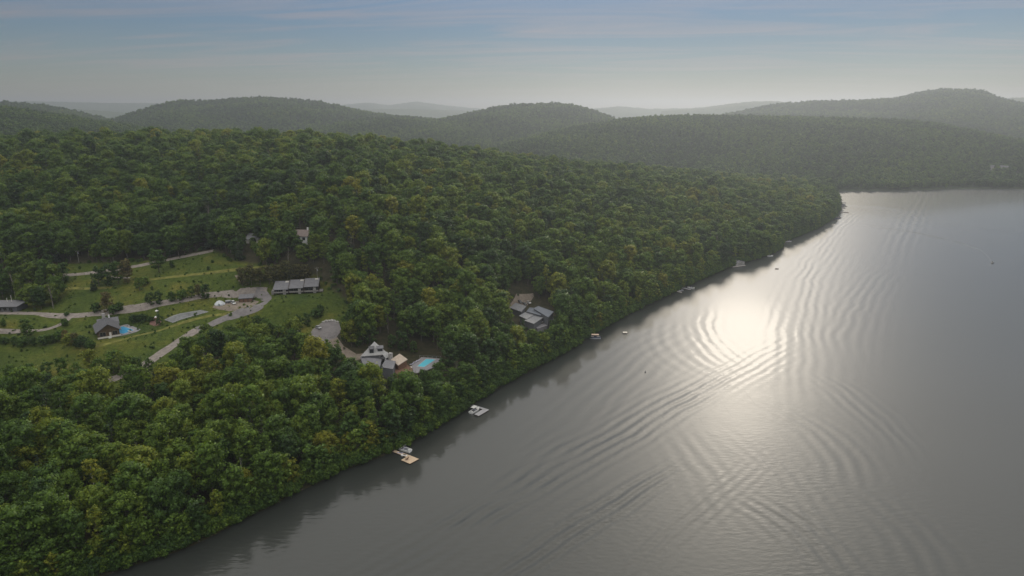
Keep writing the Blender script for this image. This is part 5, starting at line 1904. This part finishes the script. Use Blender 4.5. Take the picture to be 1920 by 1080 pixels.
mono([(955.5, 576.5), (967, 567.4), (987, 574), (977.4, 584.5)], 4.0, M['metalroof'], 'garage_roof', 'garage_wall')
mono([(986.5, 584), (993, 576.3), (1010, 578), (1015, 591.5)], 5.2, M['bluemetal'], 'link_roof', 'link_wall')
mono([(1000, 578), (1009.3, 573.8), (1038.5, 584.4), (1028, 595)], 6.6, M['bluemetal'], 'upper_roof', 'upper_wall', tilt=[6.4, 7.0, 7.0, 6.0])
P1, Q1 = mono([(973, 592), (984.8, 585.2), (1003, 590), (987.5, 598.2)], 4.4, M['metalroof'], 'west_roof', 'west_wall')
P2, Q2 = mono([(983.3, 600.8), (1003.2, 590.1), (1019, 595), (1001, 607)], 4.0, M['metalroof'], 'front_roof', 'front_wall')
for (u0_, v0_), (u1_, v1_) in (((986, 607.5), (998, 612)), ((1003, 611), (1013, 604))):
    A_, B_ = Vector(loc(u0_, v0_, 0.6)), Vector(loc(u1_, v1_, 0.6))
    dd = (B_ - A_).normalized()
    nn_ = Vector((dd.y, -dd.x, 0)) * 0.06
    # a tall window band standing 5 cm proud of the wall
    k = 3
    for i in range(k):
        p, q = A_ + (B_ - A_) * (i / k + .03), A_ + (B_ - A_) * ((i + 1) / k - .03)
        wn = MB().prism([tuple(p + nn_), tuple(q + nn_), tuple(q - nn_ * .2), tuple(p - nn_ * .2)], [tuple(x + Vector((0, 0, 2.2))) for x in (p + nn_, q + nn_, q - nn_ * .2, p - nn_ * .2)]).build('window', M['slate'], t_)
        p2, q2 = p + dd * .12 + nn_ * 1.3 + Vector((0, 0, .12)), q - dd * .12 + nn_ * 1.3 + Vector((0, 0, .12))
        MB().prism([tuple(p2), tuple(q2), tuple(q2 - nn_ * .2), tuple(p2 - nn_ * .2)], [tuple(x + Vector((0, 0, 1.95))) for x in (p2, q2, q2 - nn_ * .2, p2 - nn_ * .2)]).build('pane', M['glass'], wn)
tz = 0.4
te = [(1001, 612), (1014, 600), (1022, 594), (1038, 594), (1042, 601), (1030, 609), (1008, 616)]
P_ = [Vector(loc(u, v, tz)) for u, v in te]
if sum(P_[i].x * P_[(i + 1) % 7].y - P_[(i + 1) % 7].x * P_[i].y for i in range(7)) < 0:
    P_ = P_[::-1]
MB().prism([(p.x, p.y, -3.0) for p in P_], [tuple(p) for p in P_]).build('terrace', M['pave'], t_)
for k, (u, v, sx, sy, lb) in enumerate(((1014, 606, 2.2, 1.3, 'white square hot tub cover on the lower terrace of the modern house'), (1022.5, 600, 1.8, 0.9, 'white table on the upper terrace of the modern house'))):
    q = pt(u, v, KZ + tz)
    o = empty('hot_tub' if k == 0 else 'terrace_table', (q[0], q[1], KZ + tz), 0.6, lb, 'hot tub' if k == 0 else 'table')
    if k == 0:
        MB().box(-sx / 2, sx / 2, -sx / 2, sx / 2, 0.004, 0.85).build('tub', M['darkwood'], o)
        MB().box(-sx / 2 - .06, sx / 2 + .06, -sx / 2 - .06, sx / 2 + .06, 0.852, 0.98).build('cover', M['white'], o)
    else:
        MB().box(-sx / 2, sx / 2, -sy / 2, sy / 2, 0.70, 0.76).build('tabletop', M['white'], o)
        for ax in (-1, 1):
            for ay in (-1, 1):
                MB().box(ax * .75 - .04, ax * .75 + .04, ay * .35 - .04, ay * .35 + .04, 0.004, 0.7).build('leg', M['white'], o)

# cottage with a gable among the shoreline trees
O, rz, Ln = frame((1128, 552), (1151, 549.5))
t_ = empty('cottage', O, rz, 'grey gabled cottage on posts half hidden by shoreline trees', 'cottage')
gable_wall(t_, 0, Ln, 0, 8, 1.8, 5.6, 9.2, M['greywood'])
gable('roof', t_, 0, Ln, 0, 8, 5.6, 9.2, M['shingle'], 0.6)
for x in (0.3, Ln / 2, Ln - .3):
    MB().box(x - .12, x + .12, 0.1, 0.34, -2, 1.798).build('post', M['white'], t_)
window(t_, Ln * .2, Ln * .42, 3.0, 5.0, 0)
window(t_, Ln * .58, Ln * .8, 3.0, 5.0, 0)


# ------------------------------------------------------------------ docks and boats
def Wp(u, v, z=0.0):
    return pt(u, v, z)


def dock(name, quads, z, m, label, group=None, posts=True, plank=0.28, cat='dock'):
    """quads: list of four photo pixels of a deck; boards run across the first edge"""
    c = np.mean([Wp(*q, z) for q in quads[0]], axis=0)
    t_ = empty(name, (c[0], c[1], 0), 0, label, cat, group)
    for Q in quads:
        P = [Vector(Wp(*q, z)) - Vector((c[0], c[1], 0)) for q in Q]
        if sum(P[i].x * P[(i + 1) % 4].y - P[(i + 1) % 4].x * P[i].y for i in range(4)) < 0:
            P = [P[1], P[0], P[3], P[2]]
        n = max(3, int((P[1] - P[0]).length / plank))
        n = min(n, 60)
        b = MB()
        for i in range(n):
            s0, s1 = i / n + 0.06 / n, (i + 1) / n - 0.06 / n
            q = [P[0].lerp(P[1], s0), P[0].lerp(P[1], s1), P[3].lerp(P[2], s1), P[3].lerp(P[2], s0)]
            dz = Vector((0, 0, 0.012 * ((i * 7) % 3)))
            b.prism([tuple(x - Vector((0, 0, .06))) for x in q], [tuple(x + dz) for x in q])
        o = b.build('deck_boards', m, t_)
        o['kind'] = 'stuff'
        fr = [p - Vector((0, 0, .062)) for p in P]
        cc_ = sum(fr, Vector()) / 4
        fr = [cc_ + (p - cc_) * 0.985 for p in fr]
        MB().prism([tuple(p - Vector((0, 0, .36))) for p in fr], [tuple(p) for p in fr]).build('float_frame', M['darkwood'], t_)
        if posts:
            for p in P:
                p2 = cc_ + (p - cc_) * 0.94
                MB().tube((p2.x, p2.y, -1.5), (p2.x, p2.y, z - 0.5), 0.1, n=6).build('pile', M['darkwood'], t_)
    return t_


def boat(u, v, head, L_, hullm, deckm, label, name='motorboat', cat='boat', group=None, kind='runabout', z=0.0, covered=None):
    p = Wp(u, v, 0)
    t_ = empty(name, (p[0], p[1], z), head, label, cat, group)
    Bm = L_ * 0.185
    H = 0.72 * L_ / 6
    st = np.linspace(0, 1, 9)
    rings = []
    for s in st:
        x = -L_ / 2 + L_ * s
        w_ = Bm * (0.92 + 0.08 * min(1, s * 3)) * (1 - max(0, (s - 0.5) / 0.5) ** 2.2 * 0.94)
        sh = H * (1 + 0.28 * s * s)
        kz = -0.25 + 0.45 * max(0, (s - 0.6) / 0.4) ** 2
        rings.append([(x, -w_, sh), (x, -w_ * 0.86, 0.05), (x, 0, kz), (x, w_ * 0.86, 0.05), (x, w_, sh), (x, w_ * 0.82, sh + 0.03), (x, w_ * 0.80, sh - 0.12), (x, -w_ * 0.80, sh - 0.12), (x, -w_ * 0.82, sh + 0.03)])
    MB().loft(rings).build('hull', hullm, t_)
    # cockpit well, bow deck, windscreen, seats, engine
    b0, b1 = -L_ * 0.36, L_ * 0.10
    MB().box(b0, b1, -Bm * 0.62, Bm * 0.62, H - 0.10, H - 0.02 + 0.03).build('cockpit', M['slate'], t_)
    fd = MB().loft([[(L_ * .12, -Bm * .78, H + .03), (L_ * .12, Bm * .78, H + .03), (L_ * .12, 0, H + .2)], [(L_ * .42, -Bm * .3, H * 1.2 + .03), (L_ * .42, Bm * .3, H * 1.2 + .03), (L_ * .42, 0, H * 1.22 + .08)]])
    fd.build('bow_deck', deckm, t_)
    ws = MB().prism([(b1, -Bm * .7, H), (b1 + .08, -Bm * .7, H), (b1 + .08, Bm * .7, H), (b1, Bm * .7, H)], [(b1 - .45, -Bm * .6, H + .6), (b1 - .39, -Bm * .6, H + .6), (b1 - .39, Bm * .6, H + .6), (b1 - .45, Bm * .6, H + .6)])
    ws.build('windscreen', M['glass'], t_)
    for sy in (-1, 1):
        se = MB().box(-0.5, 0.05, sy * Bm * .38 - .25, sy * Bm * .38 + .25, H + .012, H + .25).build('seat', M['lilac'], t_)
        MB().box(-0.62, -0.502, sy * Bm * .38 - .25, sy * Bm * .38 + .25, H + .012, H + .65).build('backrest', M['lilac'], se)
    MB().box(-L_ * .46, -L_ * .37, -Bm * .6, Bm * .6, H + .035, H + .35).build('engine_cover', deckm, t_)
    if kind == 'tower':
        tw = MB()
        for sy in (-1, 1):
            tw.tube((0.1, sy * Bm * .8, H), (-0.3, sy * Bm * .55, H + 1.5), 0.05, n=5).tube((-0.9, sy * Bm * .8, H), (-0.5, sy * Bm * .55, H + 1.5), 0.05, n=5)
        tw.tube((-0.4, -Bm * .57, H + 1.5), (-0.4, Bm * .57, H + 1.5), 0.05, n=5)
        tw.build('wake_tower', M['grey'], t_)
    if kind == 'outboard' or kind == 'runabout':
        MB().box(-L_ * .5 - .35, -L_ * .5 - .01, -0.18, 0.18, 0.0, H + .45).build('outboard_motor', M['black'], t_)
    if covered:
        MB().slab([(-L_ * .3, -Bm * .8, H + 1.75), (L_ * .1, -Bm * .8, H + 1.75), (L_ * .1, Bm * .8, H + 1.75), (-L_ * .3, Bm * .8, H + 1.75)], 0.08).build('canopy', covered, t_)
        cp = MB()
        for x in (-L_ * .28, L_ * .08):
            for sy in (-1, 1):
                cp.tube((x, sy * Bm * .75, H), (x, sy * Bm * .75, H + 1.668), 0.035, n=4)
        cp.build('canopy_frame', M['alu'], t_)
    return t_


def head_of(u0, v0, u1, v1):
    A_, B_ = Wp(u0, v0), Wp(u1, v1)
    return math.atan2(B_[1] - A_[1], B_[0] - A_[0]), float(np.hypot(B_[0] - A_[0], B_[1] - A_[1]))


# the near timber dock
dock('swim_dock', [[(752, 862.5), (767.5, 853), (785.5, 860.5), (768.5, 869.5)], [(736, 846.5), (740.5, 843.5), (768, 853.5), (762.5, 857.0)]], 0.5, M['docktan'], 'square tan timber dock with narrow gangway, nearest the camera')
hd, ln = head_of(769, 845.5, 744, 838.5)
boat(757, 844, hd, ln * 1.02, M['white'], M['white'], 'white ski boat with dark windscreen moored beside the tan timber dock', kind='tower', group='white boats at docks')
q = Wp(762.5, 862, 0.53)
ch = empty('deck_chair', (q[0], q[1], 0.53), R_(200), 'brown slatted deck chair alone on the tan timber dock', 'chair')
MB().box(-.4, .45, -.35, .35, .32, .4).build('seat', M['redchair'], ch)
MB().prism([(-.42, -.35, .34), (-.5, -.35, .34), (-.5, .35, .34), (-.42, .35, .34)], [(-.82, -.35, 1.15), (-.9, -.35, 1.15), (-.9, .35, 1.15), (-.82, .35, 1.15)]).build('backrest', M['redchair'], ch)
for sy in (-1, 1):
    MB().box(-.6, .5, sy * .42 - .06, sy * .42 + .06, .58, .64).build('armrest', M['redchair'], ch)
    for sx in (-.35, .38):
        MB().box(sx - .04, sx + .04, sy * .42 - .04, sy * .42 + .04, 0.004, .58).build('leg', M['redchair'], ch)
for k, (u, v, cov, lb) in enumerate(((750, 851, M['lilac'], 'grey lilac jet ski on the gangway side of the tan dock'), (757.5, 855.5, M['white'], 'white jet ski tucked in the corner of the tan dock'))):
    q = Wp(u, v, 0)
    js = empty('jet_ski', (q[0], q[1], 0.1), hd + 0.2, lb, 'jet ski', 'jet skis at the tan dock')
    rg = []
    for s in np.linspace(0, 1, 6):
        x = -1.4 + 2.8 * s
        w_ = 0.55 * (1 - max(0, (s - .5) / .5) ** 2 * .9)
        rg.append([(x, -w_, .38), (x, -w_ * .6, -.1), (x, w_ * .6, -.1), (x, w_, .38), (x, 0, .55 + .15 * s)])
    MB().loft(rg).build('hull', cov, js)
    MB().box(-.9, .1, -.22, .22, .5, .8).build('seat', M['slate'], js)
    MB().tube((.25, 0, .6), (.1, 0, 1.0), .06).tube((.1, -.35, 1.0), (.1, .35, 1.0), .035).build('handlebar', M['black'], js)

# the grey L-shaped dock
dock('l_shaped_dock', [[(897.5, 780), (889, 776.5), (906.5, 766.5), (917, 768.5)], [(880.5, 759.5), (884.5, 757.5), (917, 768.0), (909, 768.6)]], 0.5, M['dockgrey'], 'grey L-shaped floating dock with a white boat in its angle')
hd, ln = head_of(882.5, 775.5, 899, 766)
boat(890.5, 771, hd, ln * 1.0, M['white'], M['white'], 'white boat with white bow canopy moored inside the L-shaped dock', kind='tower', group='white boats at docks', covered=M['white'])
dock('gangway', [[(870, 764), (874, 766.5), (884, 759.5), (881, 757)]], 0.6, M['greywood'], 'short weathered gangway joining the bank to the L-shaped dock', cat='gangway')
q = Wp(876, 760.5, 0.65)
o = empty('dock_box', (q[0], q[1], 0.65), 0.4, 'small white storage box on the gangway of the L-shaped dock', 'box')
MB().box(-.5, .5, -.3, .3, 0, .5).build('chest', M['white'], o)
MB().box(-.54, .54, -.34, .34, .502, .58).build('lid', M['white'], o)

# pontoon boat
hd, ln = head_of(1106, 634, 1130, 634.5)
q = Wp(1117, 634.5)
t_ = empty('pontoon_boat', (q[0], q[1], 0), hd + math.pi * 0, 'pontoon boat under a long tan canopy moored end-on to the bank', 'boat')
for sy in (-1, 1):
    MB().tube((-3.4, sy * .95, .18), (3.2, sy * .95, .18), .34, n=10).tube((-4.1, sy * .95, .34), (-3.4, sy * .95, .18), .1, .34, n=10).build('pontoon', M['alu'], t_)
MB().box(-3.5, 3.3, -1.25, 1.25, .54, .66).build('deck', M['grey'], t_)
rl = MB()
for sy in (-1, 1):
    rl.box(-3.4, 3.0, sy * 1.22 - .03, sy * 1.22 + .03, .664, 1.35)
rl.box(-3.45, -3.39, -1.25, 1.25, .664, 1.35)
rl.build('fence_panel', M['navy'], t_)
for x0, x1 in ((-2.9, -1.2), (0.6, 2.4)):
    MB().box(x0, x1, -1.1, -.5, .665, 1.1).build('bench', M['cream'], t_)
    MB().box(x0, x1, .5, 1.1, .665, 1.1).build('bench', M['cream'], t_)
MB().slab([(-2.7, -1.2, 2.65), (1.9, -1.2, 2.65), (1.9, 1.2, 2.65), (-2.7, 1.2, 2.65)], .1).build('canopy', M['tan'], t_)
cf_ = MB()
for x in (-2.6, -.4, 1.8):
    for sy in (-1, 1):
        cf_.tube((x, sy * 1.15, .7), (x, sy * 1.15, 2.55), .035, n=4)
cf_.build('canopy_frame', M['alu'], t_)
MB().box(3.31, 3.75, -.22, .22, -.1, 1.45).build('outboard_motor', M['black'], t_)
dock('short_dock', [[(1095, 629.5), (1094, 627.5), (1109, 627.2), (1110, 629.2)]], 0.5, M['greywood'], 'short weathered dock at the bank behind the pontoon boat')

# docks along the far bank
dock('broad_dock', [[(1140, 591.8), (1142.5, 584), (1151.5, 587), (1146, 591)], [(1142.5, 584.2), (1146, 583.2), (1160, 589), (1156.5, 589.6)]], 0.5, M['dockgrey'], 'broad pale grey dock with a slanting arm below the cottage')
hd, ln = head_of(1150.5, 597, 1137, 593)
boat(1143.5, 595, hd, max(ln, 5.0), M['slate'], M['white'], 'dark open boat with white ends moored below the broad grey dock')
dock('long_pier', [[(1146.5, 580), (1147, 578.4), (1163, 573.6), (1163, 575.2)], [(1163, 575.2), (1163, 573.6), (1184, 574.4), (1184, 576.2)]], 0.5, M['greywood'], 'thin bent pier reaching out of the trees beyond the broad dock')
dock('forked_pier', [[(1276, 539.6), (1278, 538.2), (1296, 542.2), (1293.5, 543.4)]], 0.5, M['dockgrey'], 'straight pale pier between two white boats, below the sunlit water')
hd, ln = head_of(1302, 541.5, 1289, 539.5)
boat(1295.5, 540.6, hd, max(ln, 6.0), M['white'], M['white'], 'white boat at the outer end of the straight pale pier', group='white boats at docks')
hd, ln = head_of(1265, 539.2, 1276, 538.6)
boat(1270, 539.2, hd, 6.0, M['white'], M['white'], 'white boat close to the bank at the straight pale pier', group='white boats at docks')
dock('low_dock', [[(1263, 545.2), (1265, 543.6), (1279.5, 547.4), (1277.5, 549.2)]], 0.4, M['greywood'], 'low grey dock in front of the straight pale pier')
boat(1276.5, 545.4, R_(-150), 4.6, M['alu'], M['alu'], 'small aluminium boat beside the low grey dock')

# boathouse
pA, pB = Wp(1380, 499), Wp(1396, 495.5)
d_ = pB - pA
rz = math.atan2(d_[1], d_[0])
Ln = float(np.hypot(d_[0], d_[1]))
t_ = empty('boathouse', (pA[0], pA[1], 0), rz, 'small pale boathouse at the waterline where the sun glare begins', 'boathouse')
gable_wall(t_, 0, Ln, 0, 7, -1.0, 2.7, 4.6, M['stone'])
gable('roof', t_, 0, Ln, 0, 7, 2.7, 4.6, M['shingle'], 0.4)
bdoor = MB().box(Ln * .25, Ln * .75, -.08, -.003, 0.1, 2.4).build('door', M['greywood'], t_)
window(t_, 2.0, 4.0, 1.2, 2.6, Ln, 'right')
dock('boathouse_dock', [[(1373, 501.5), (1375, 499.5), (1396, 496.5), (1399, 498)]], 0.45, M['greywood'], 'grey dock along the front of the pale boathouse')
hd, ln = head_of(1438, 480, 1448, 479.5)
boat(1444, 480.6, hd, 6.5, M['white'], M['white'], 'white boat drawn up to the bank by the last point before the bend', group='white boats at docks')
dock('far_dock', [[(1466, 454), (1467, 452), (1484, 451.5), (1484, 453.6)]], 0.5, M['dockgrey'], 'bluish grey dock against dark trees at the river-like bend')
boat(1476, 450.6, R_(10), 6.5, M['alu'], M['white'], 'pale boat lying behind the bluish grey dock', covered=M['tarp'])


# boat lifts near the point
def lift(u, v, head, label, under=True):
    p = Wp(u, v)
    t_ = empty('boat_lift', (p[0], p[1], 0), head, label, 'boat lift', 'boat lifts near the wooded point')
    MB().prism([(-4.2, -1.9, 3.2), (4.2, -1.9, 3.2), (4.2, 1.9, 3.2), (-4.2, 1.9, 3.2)], [(-4.0, -.4, 3.95), (4.0, -.4, 3.95), (4.0, .4, 3.95), (-4.0, .4, 3.95)]).build('canopy', M['canopydk'], t_)
    for sx in (-1, 1):
        for sy in (-1, 1):
            MB().tube((sx * 3.6, sy * 1.7, -1.5), (sx * 3.6, sy * 1.7, 3.198), .09, n=6).build('post', M['alu'], t_)
    MB().box(-3.6, 3.6, -1.75, -1.6, .5, .7).box(-3.6, 3.6, 1.6, 1.75, .5, .7).build('side_beam', M['alu'], t_)


lift(1580, 384.5, 0.05, 'far canopied boat lift of the two off the wooded point')
lift(1579.5, 389.0, 0.05, 'near canopied boat lift of the two off the wooded point')
boat(1580, 384.6, 0.05, 7.0, M['navy'], M['cream'], 'dark blue boat under the far boat lift canopy', z=0.8)
boat(1579.5, 389.2, 0.05, 7.0, M['slate'], M['grey'], 'dark grey boat under the near boat lift canopy', z=0.8)
dock('lift_dock', [[(1569, 387.1), (1569, 386.2), (1588, 386.2), (1588.5, 387.1)]], 0.5, M['darkwood'], 'dark dock running between the two boat lifts')
dock('thin_pier', [[(1567, 397.6), (1567, 396.4), (1592, 397.4), (1592, 398.6)]], 0.5, M['greywood'], 'very thin long pier between boat lifts and dark dock')
dock('dark_dock', [[(1560, 409.5), (1562, 407.4), (1577, 407.0), (1577, 408.8)]], 0.5, M['darkwood'], 'dark dock on the near side of the wooded point')
boat(1570, 410.2, R_(-14), 7.0, M['navy'], M['grey'], 'dark boat moored at the dark dock near the wooded point', covered=M['canopydk'])
dock('swim_raft', [[(1573, 374.5), (1573, 373.5), (1581, 374), (1581, 375)]], 0.4, M['greywood'], 'farthest low swim raft off the wooded point', 'swim rafts', posts=False, cat='raft')
dock('swim_raft', [[(1168, 624.3), (1168, 621.7), (1176, 621.9), (1176, 624.5)]], 0.5, M['cream'], 'square beige swim raft floating alone in open water past the pontoon boat', 'swim rafts', posts=False, cat='raft')
dock('swim_raft', [[(1453, 504), (1453.5, 502.8), (1460, 503), (1460, 504.2)]], 0.4, M['darkwood'], 'small dark swim raft in the bright glare off the boathouse', 'swim rafts', posts=False, cat='raft')
q = Wp(1210, 698)
bu = empty('mooring_buoy', (q[0], q[1], 0), 0, 'small dark mooring buoy alone on the open water', 'buoy')
MB().loft([[(math.cos(a) * r_, math.sin(a) * r_, z) for a in np.linspace(0, 2 * math.pi, 9)[:-1]] for r_, z in ((.15, -.3), (.38, 0), (.36, .3), (.12, .55))]).build('float', M['canopydk'], bu)
MB().tube((0, 0, .552), (0, 0, 1.1), .05).build('staff', M['black'], bu)

# motor boat under way with its rider
hd, ln = head_of(1862, 486, 1858, 500)
b1 = boat(1860.5, 493, hd, 6.2, M['slate'], M['white'], 'small dark motorboat under way far out, a V-shaped wake behind', kind='outboard')
q = Wp(1860.5, 493)
pm = bpy.data.meshes.new('person')
bm = bmesh.new()
sk = bm.verts.layers.skin.verify()
jt = {'pel': ((0, 0, 0.12), .17), 'ch': ((0.02, 0, 0.52), .19), 'nk': ((0.02, 0, 0.70), .07), 'hd': ((0.04, 0, 0.86), .11), 'hd2': ((0.04, 0, 0.96), .09), 'sl': ((0.02, .2, .62), .08), 'el': ((.2, .24, .4), .055), 'hl': ((.42, .16, .45), .04), 'sr': ((0.02, -.2, .62), .08),
      'er': ((.2, -.24, .4), .055), 'hr': ((.42, -.16, .45), .04), 'kl': ((.45, .12, .12), .085), 'fl': ((.5, .12, -.28), .05), 'kr': ((.45, -.12, .12), .085), 'fr': ((.5, -.12, -.28), .05)}
vs = {}
for k, (c, r_) in jt.items():
    v_ = bm.verts.new(c)
    v_[sk].radius = (r_, r_)
    vs[k] = v_
vs['pel'][sk].use_root = True
for a_, b2 in (('pel', 'ch'), ('ch', 'nk'), ('nk', 'hd'), ('hd', 'hd2'), ('ch', 'sl'), ('sl', 'el'), ('el', 'hl'), ('ch', 'sr'), ('sr', 'er'), ('er', 'hr'), ('pel', 'kl'), ('kl', 'fl'), ('pel', 'kr'), ('kr', 'fr')):
    bm.edges.new((vs[a_], vs[b2]))
bm.to_mesh(pm)
bm.free()
pm.materials.append(M['canopydk'])
pe = link(bpy.data.objects.new('person', pm))
pe.modifiers.new('skin', 'SKIN')
pe.modifiers.new('smooth', 'SUBSURF').levels = 1
pe.location = (q[0] - 0.15 * math.cos(hd), q[1] - 0.15 * math.sin(hd), 0.98)
pe.rotation_euler = (0, 0, hd)
tag(pe, 'person in dark clothes sitting at the helm of the far motorboat', 'person')

# pale houses low on the hill across the lake
for k, (u, v, wd, rr, lb) in enumerate(((1860, 313, 7, 1720, 'pale house alone low on the hill across the lake, nearer the bend'), (1879, 313.5, 8, 1725, 'bright pale house of the pair low on the hill across the lake'), (1887, 314, 6, 1730, 'pale house last of the three low on the hill across the lake'), (1691, 341, 4, 1470, 'tiny pale cabin at the far waterline below the hill'))):
    d = ray(u, v)
    tt = rr / math.hypot(d[0], d[1])
    q = np.array([d[0] * tt, d[1] * tt, HCAM + d[2] * tt])
    t_ = empty('far_house', q, -math.atan2(q[0], q[1]), lb, 'house', 'pale houses across the lake')
    MB().box(-wd / 2, wd / 2, 0, 6, -8, 1.6).build('wall', M['stone'], t_)
    gable('roof', t_, -wd / 2, wd / 2, 0, 6, 1.6, 3.2, M['shingle'], .5, axis='x')
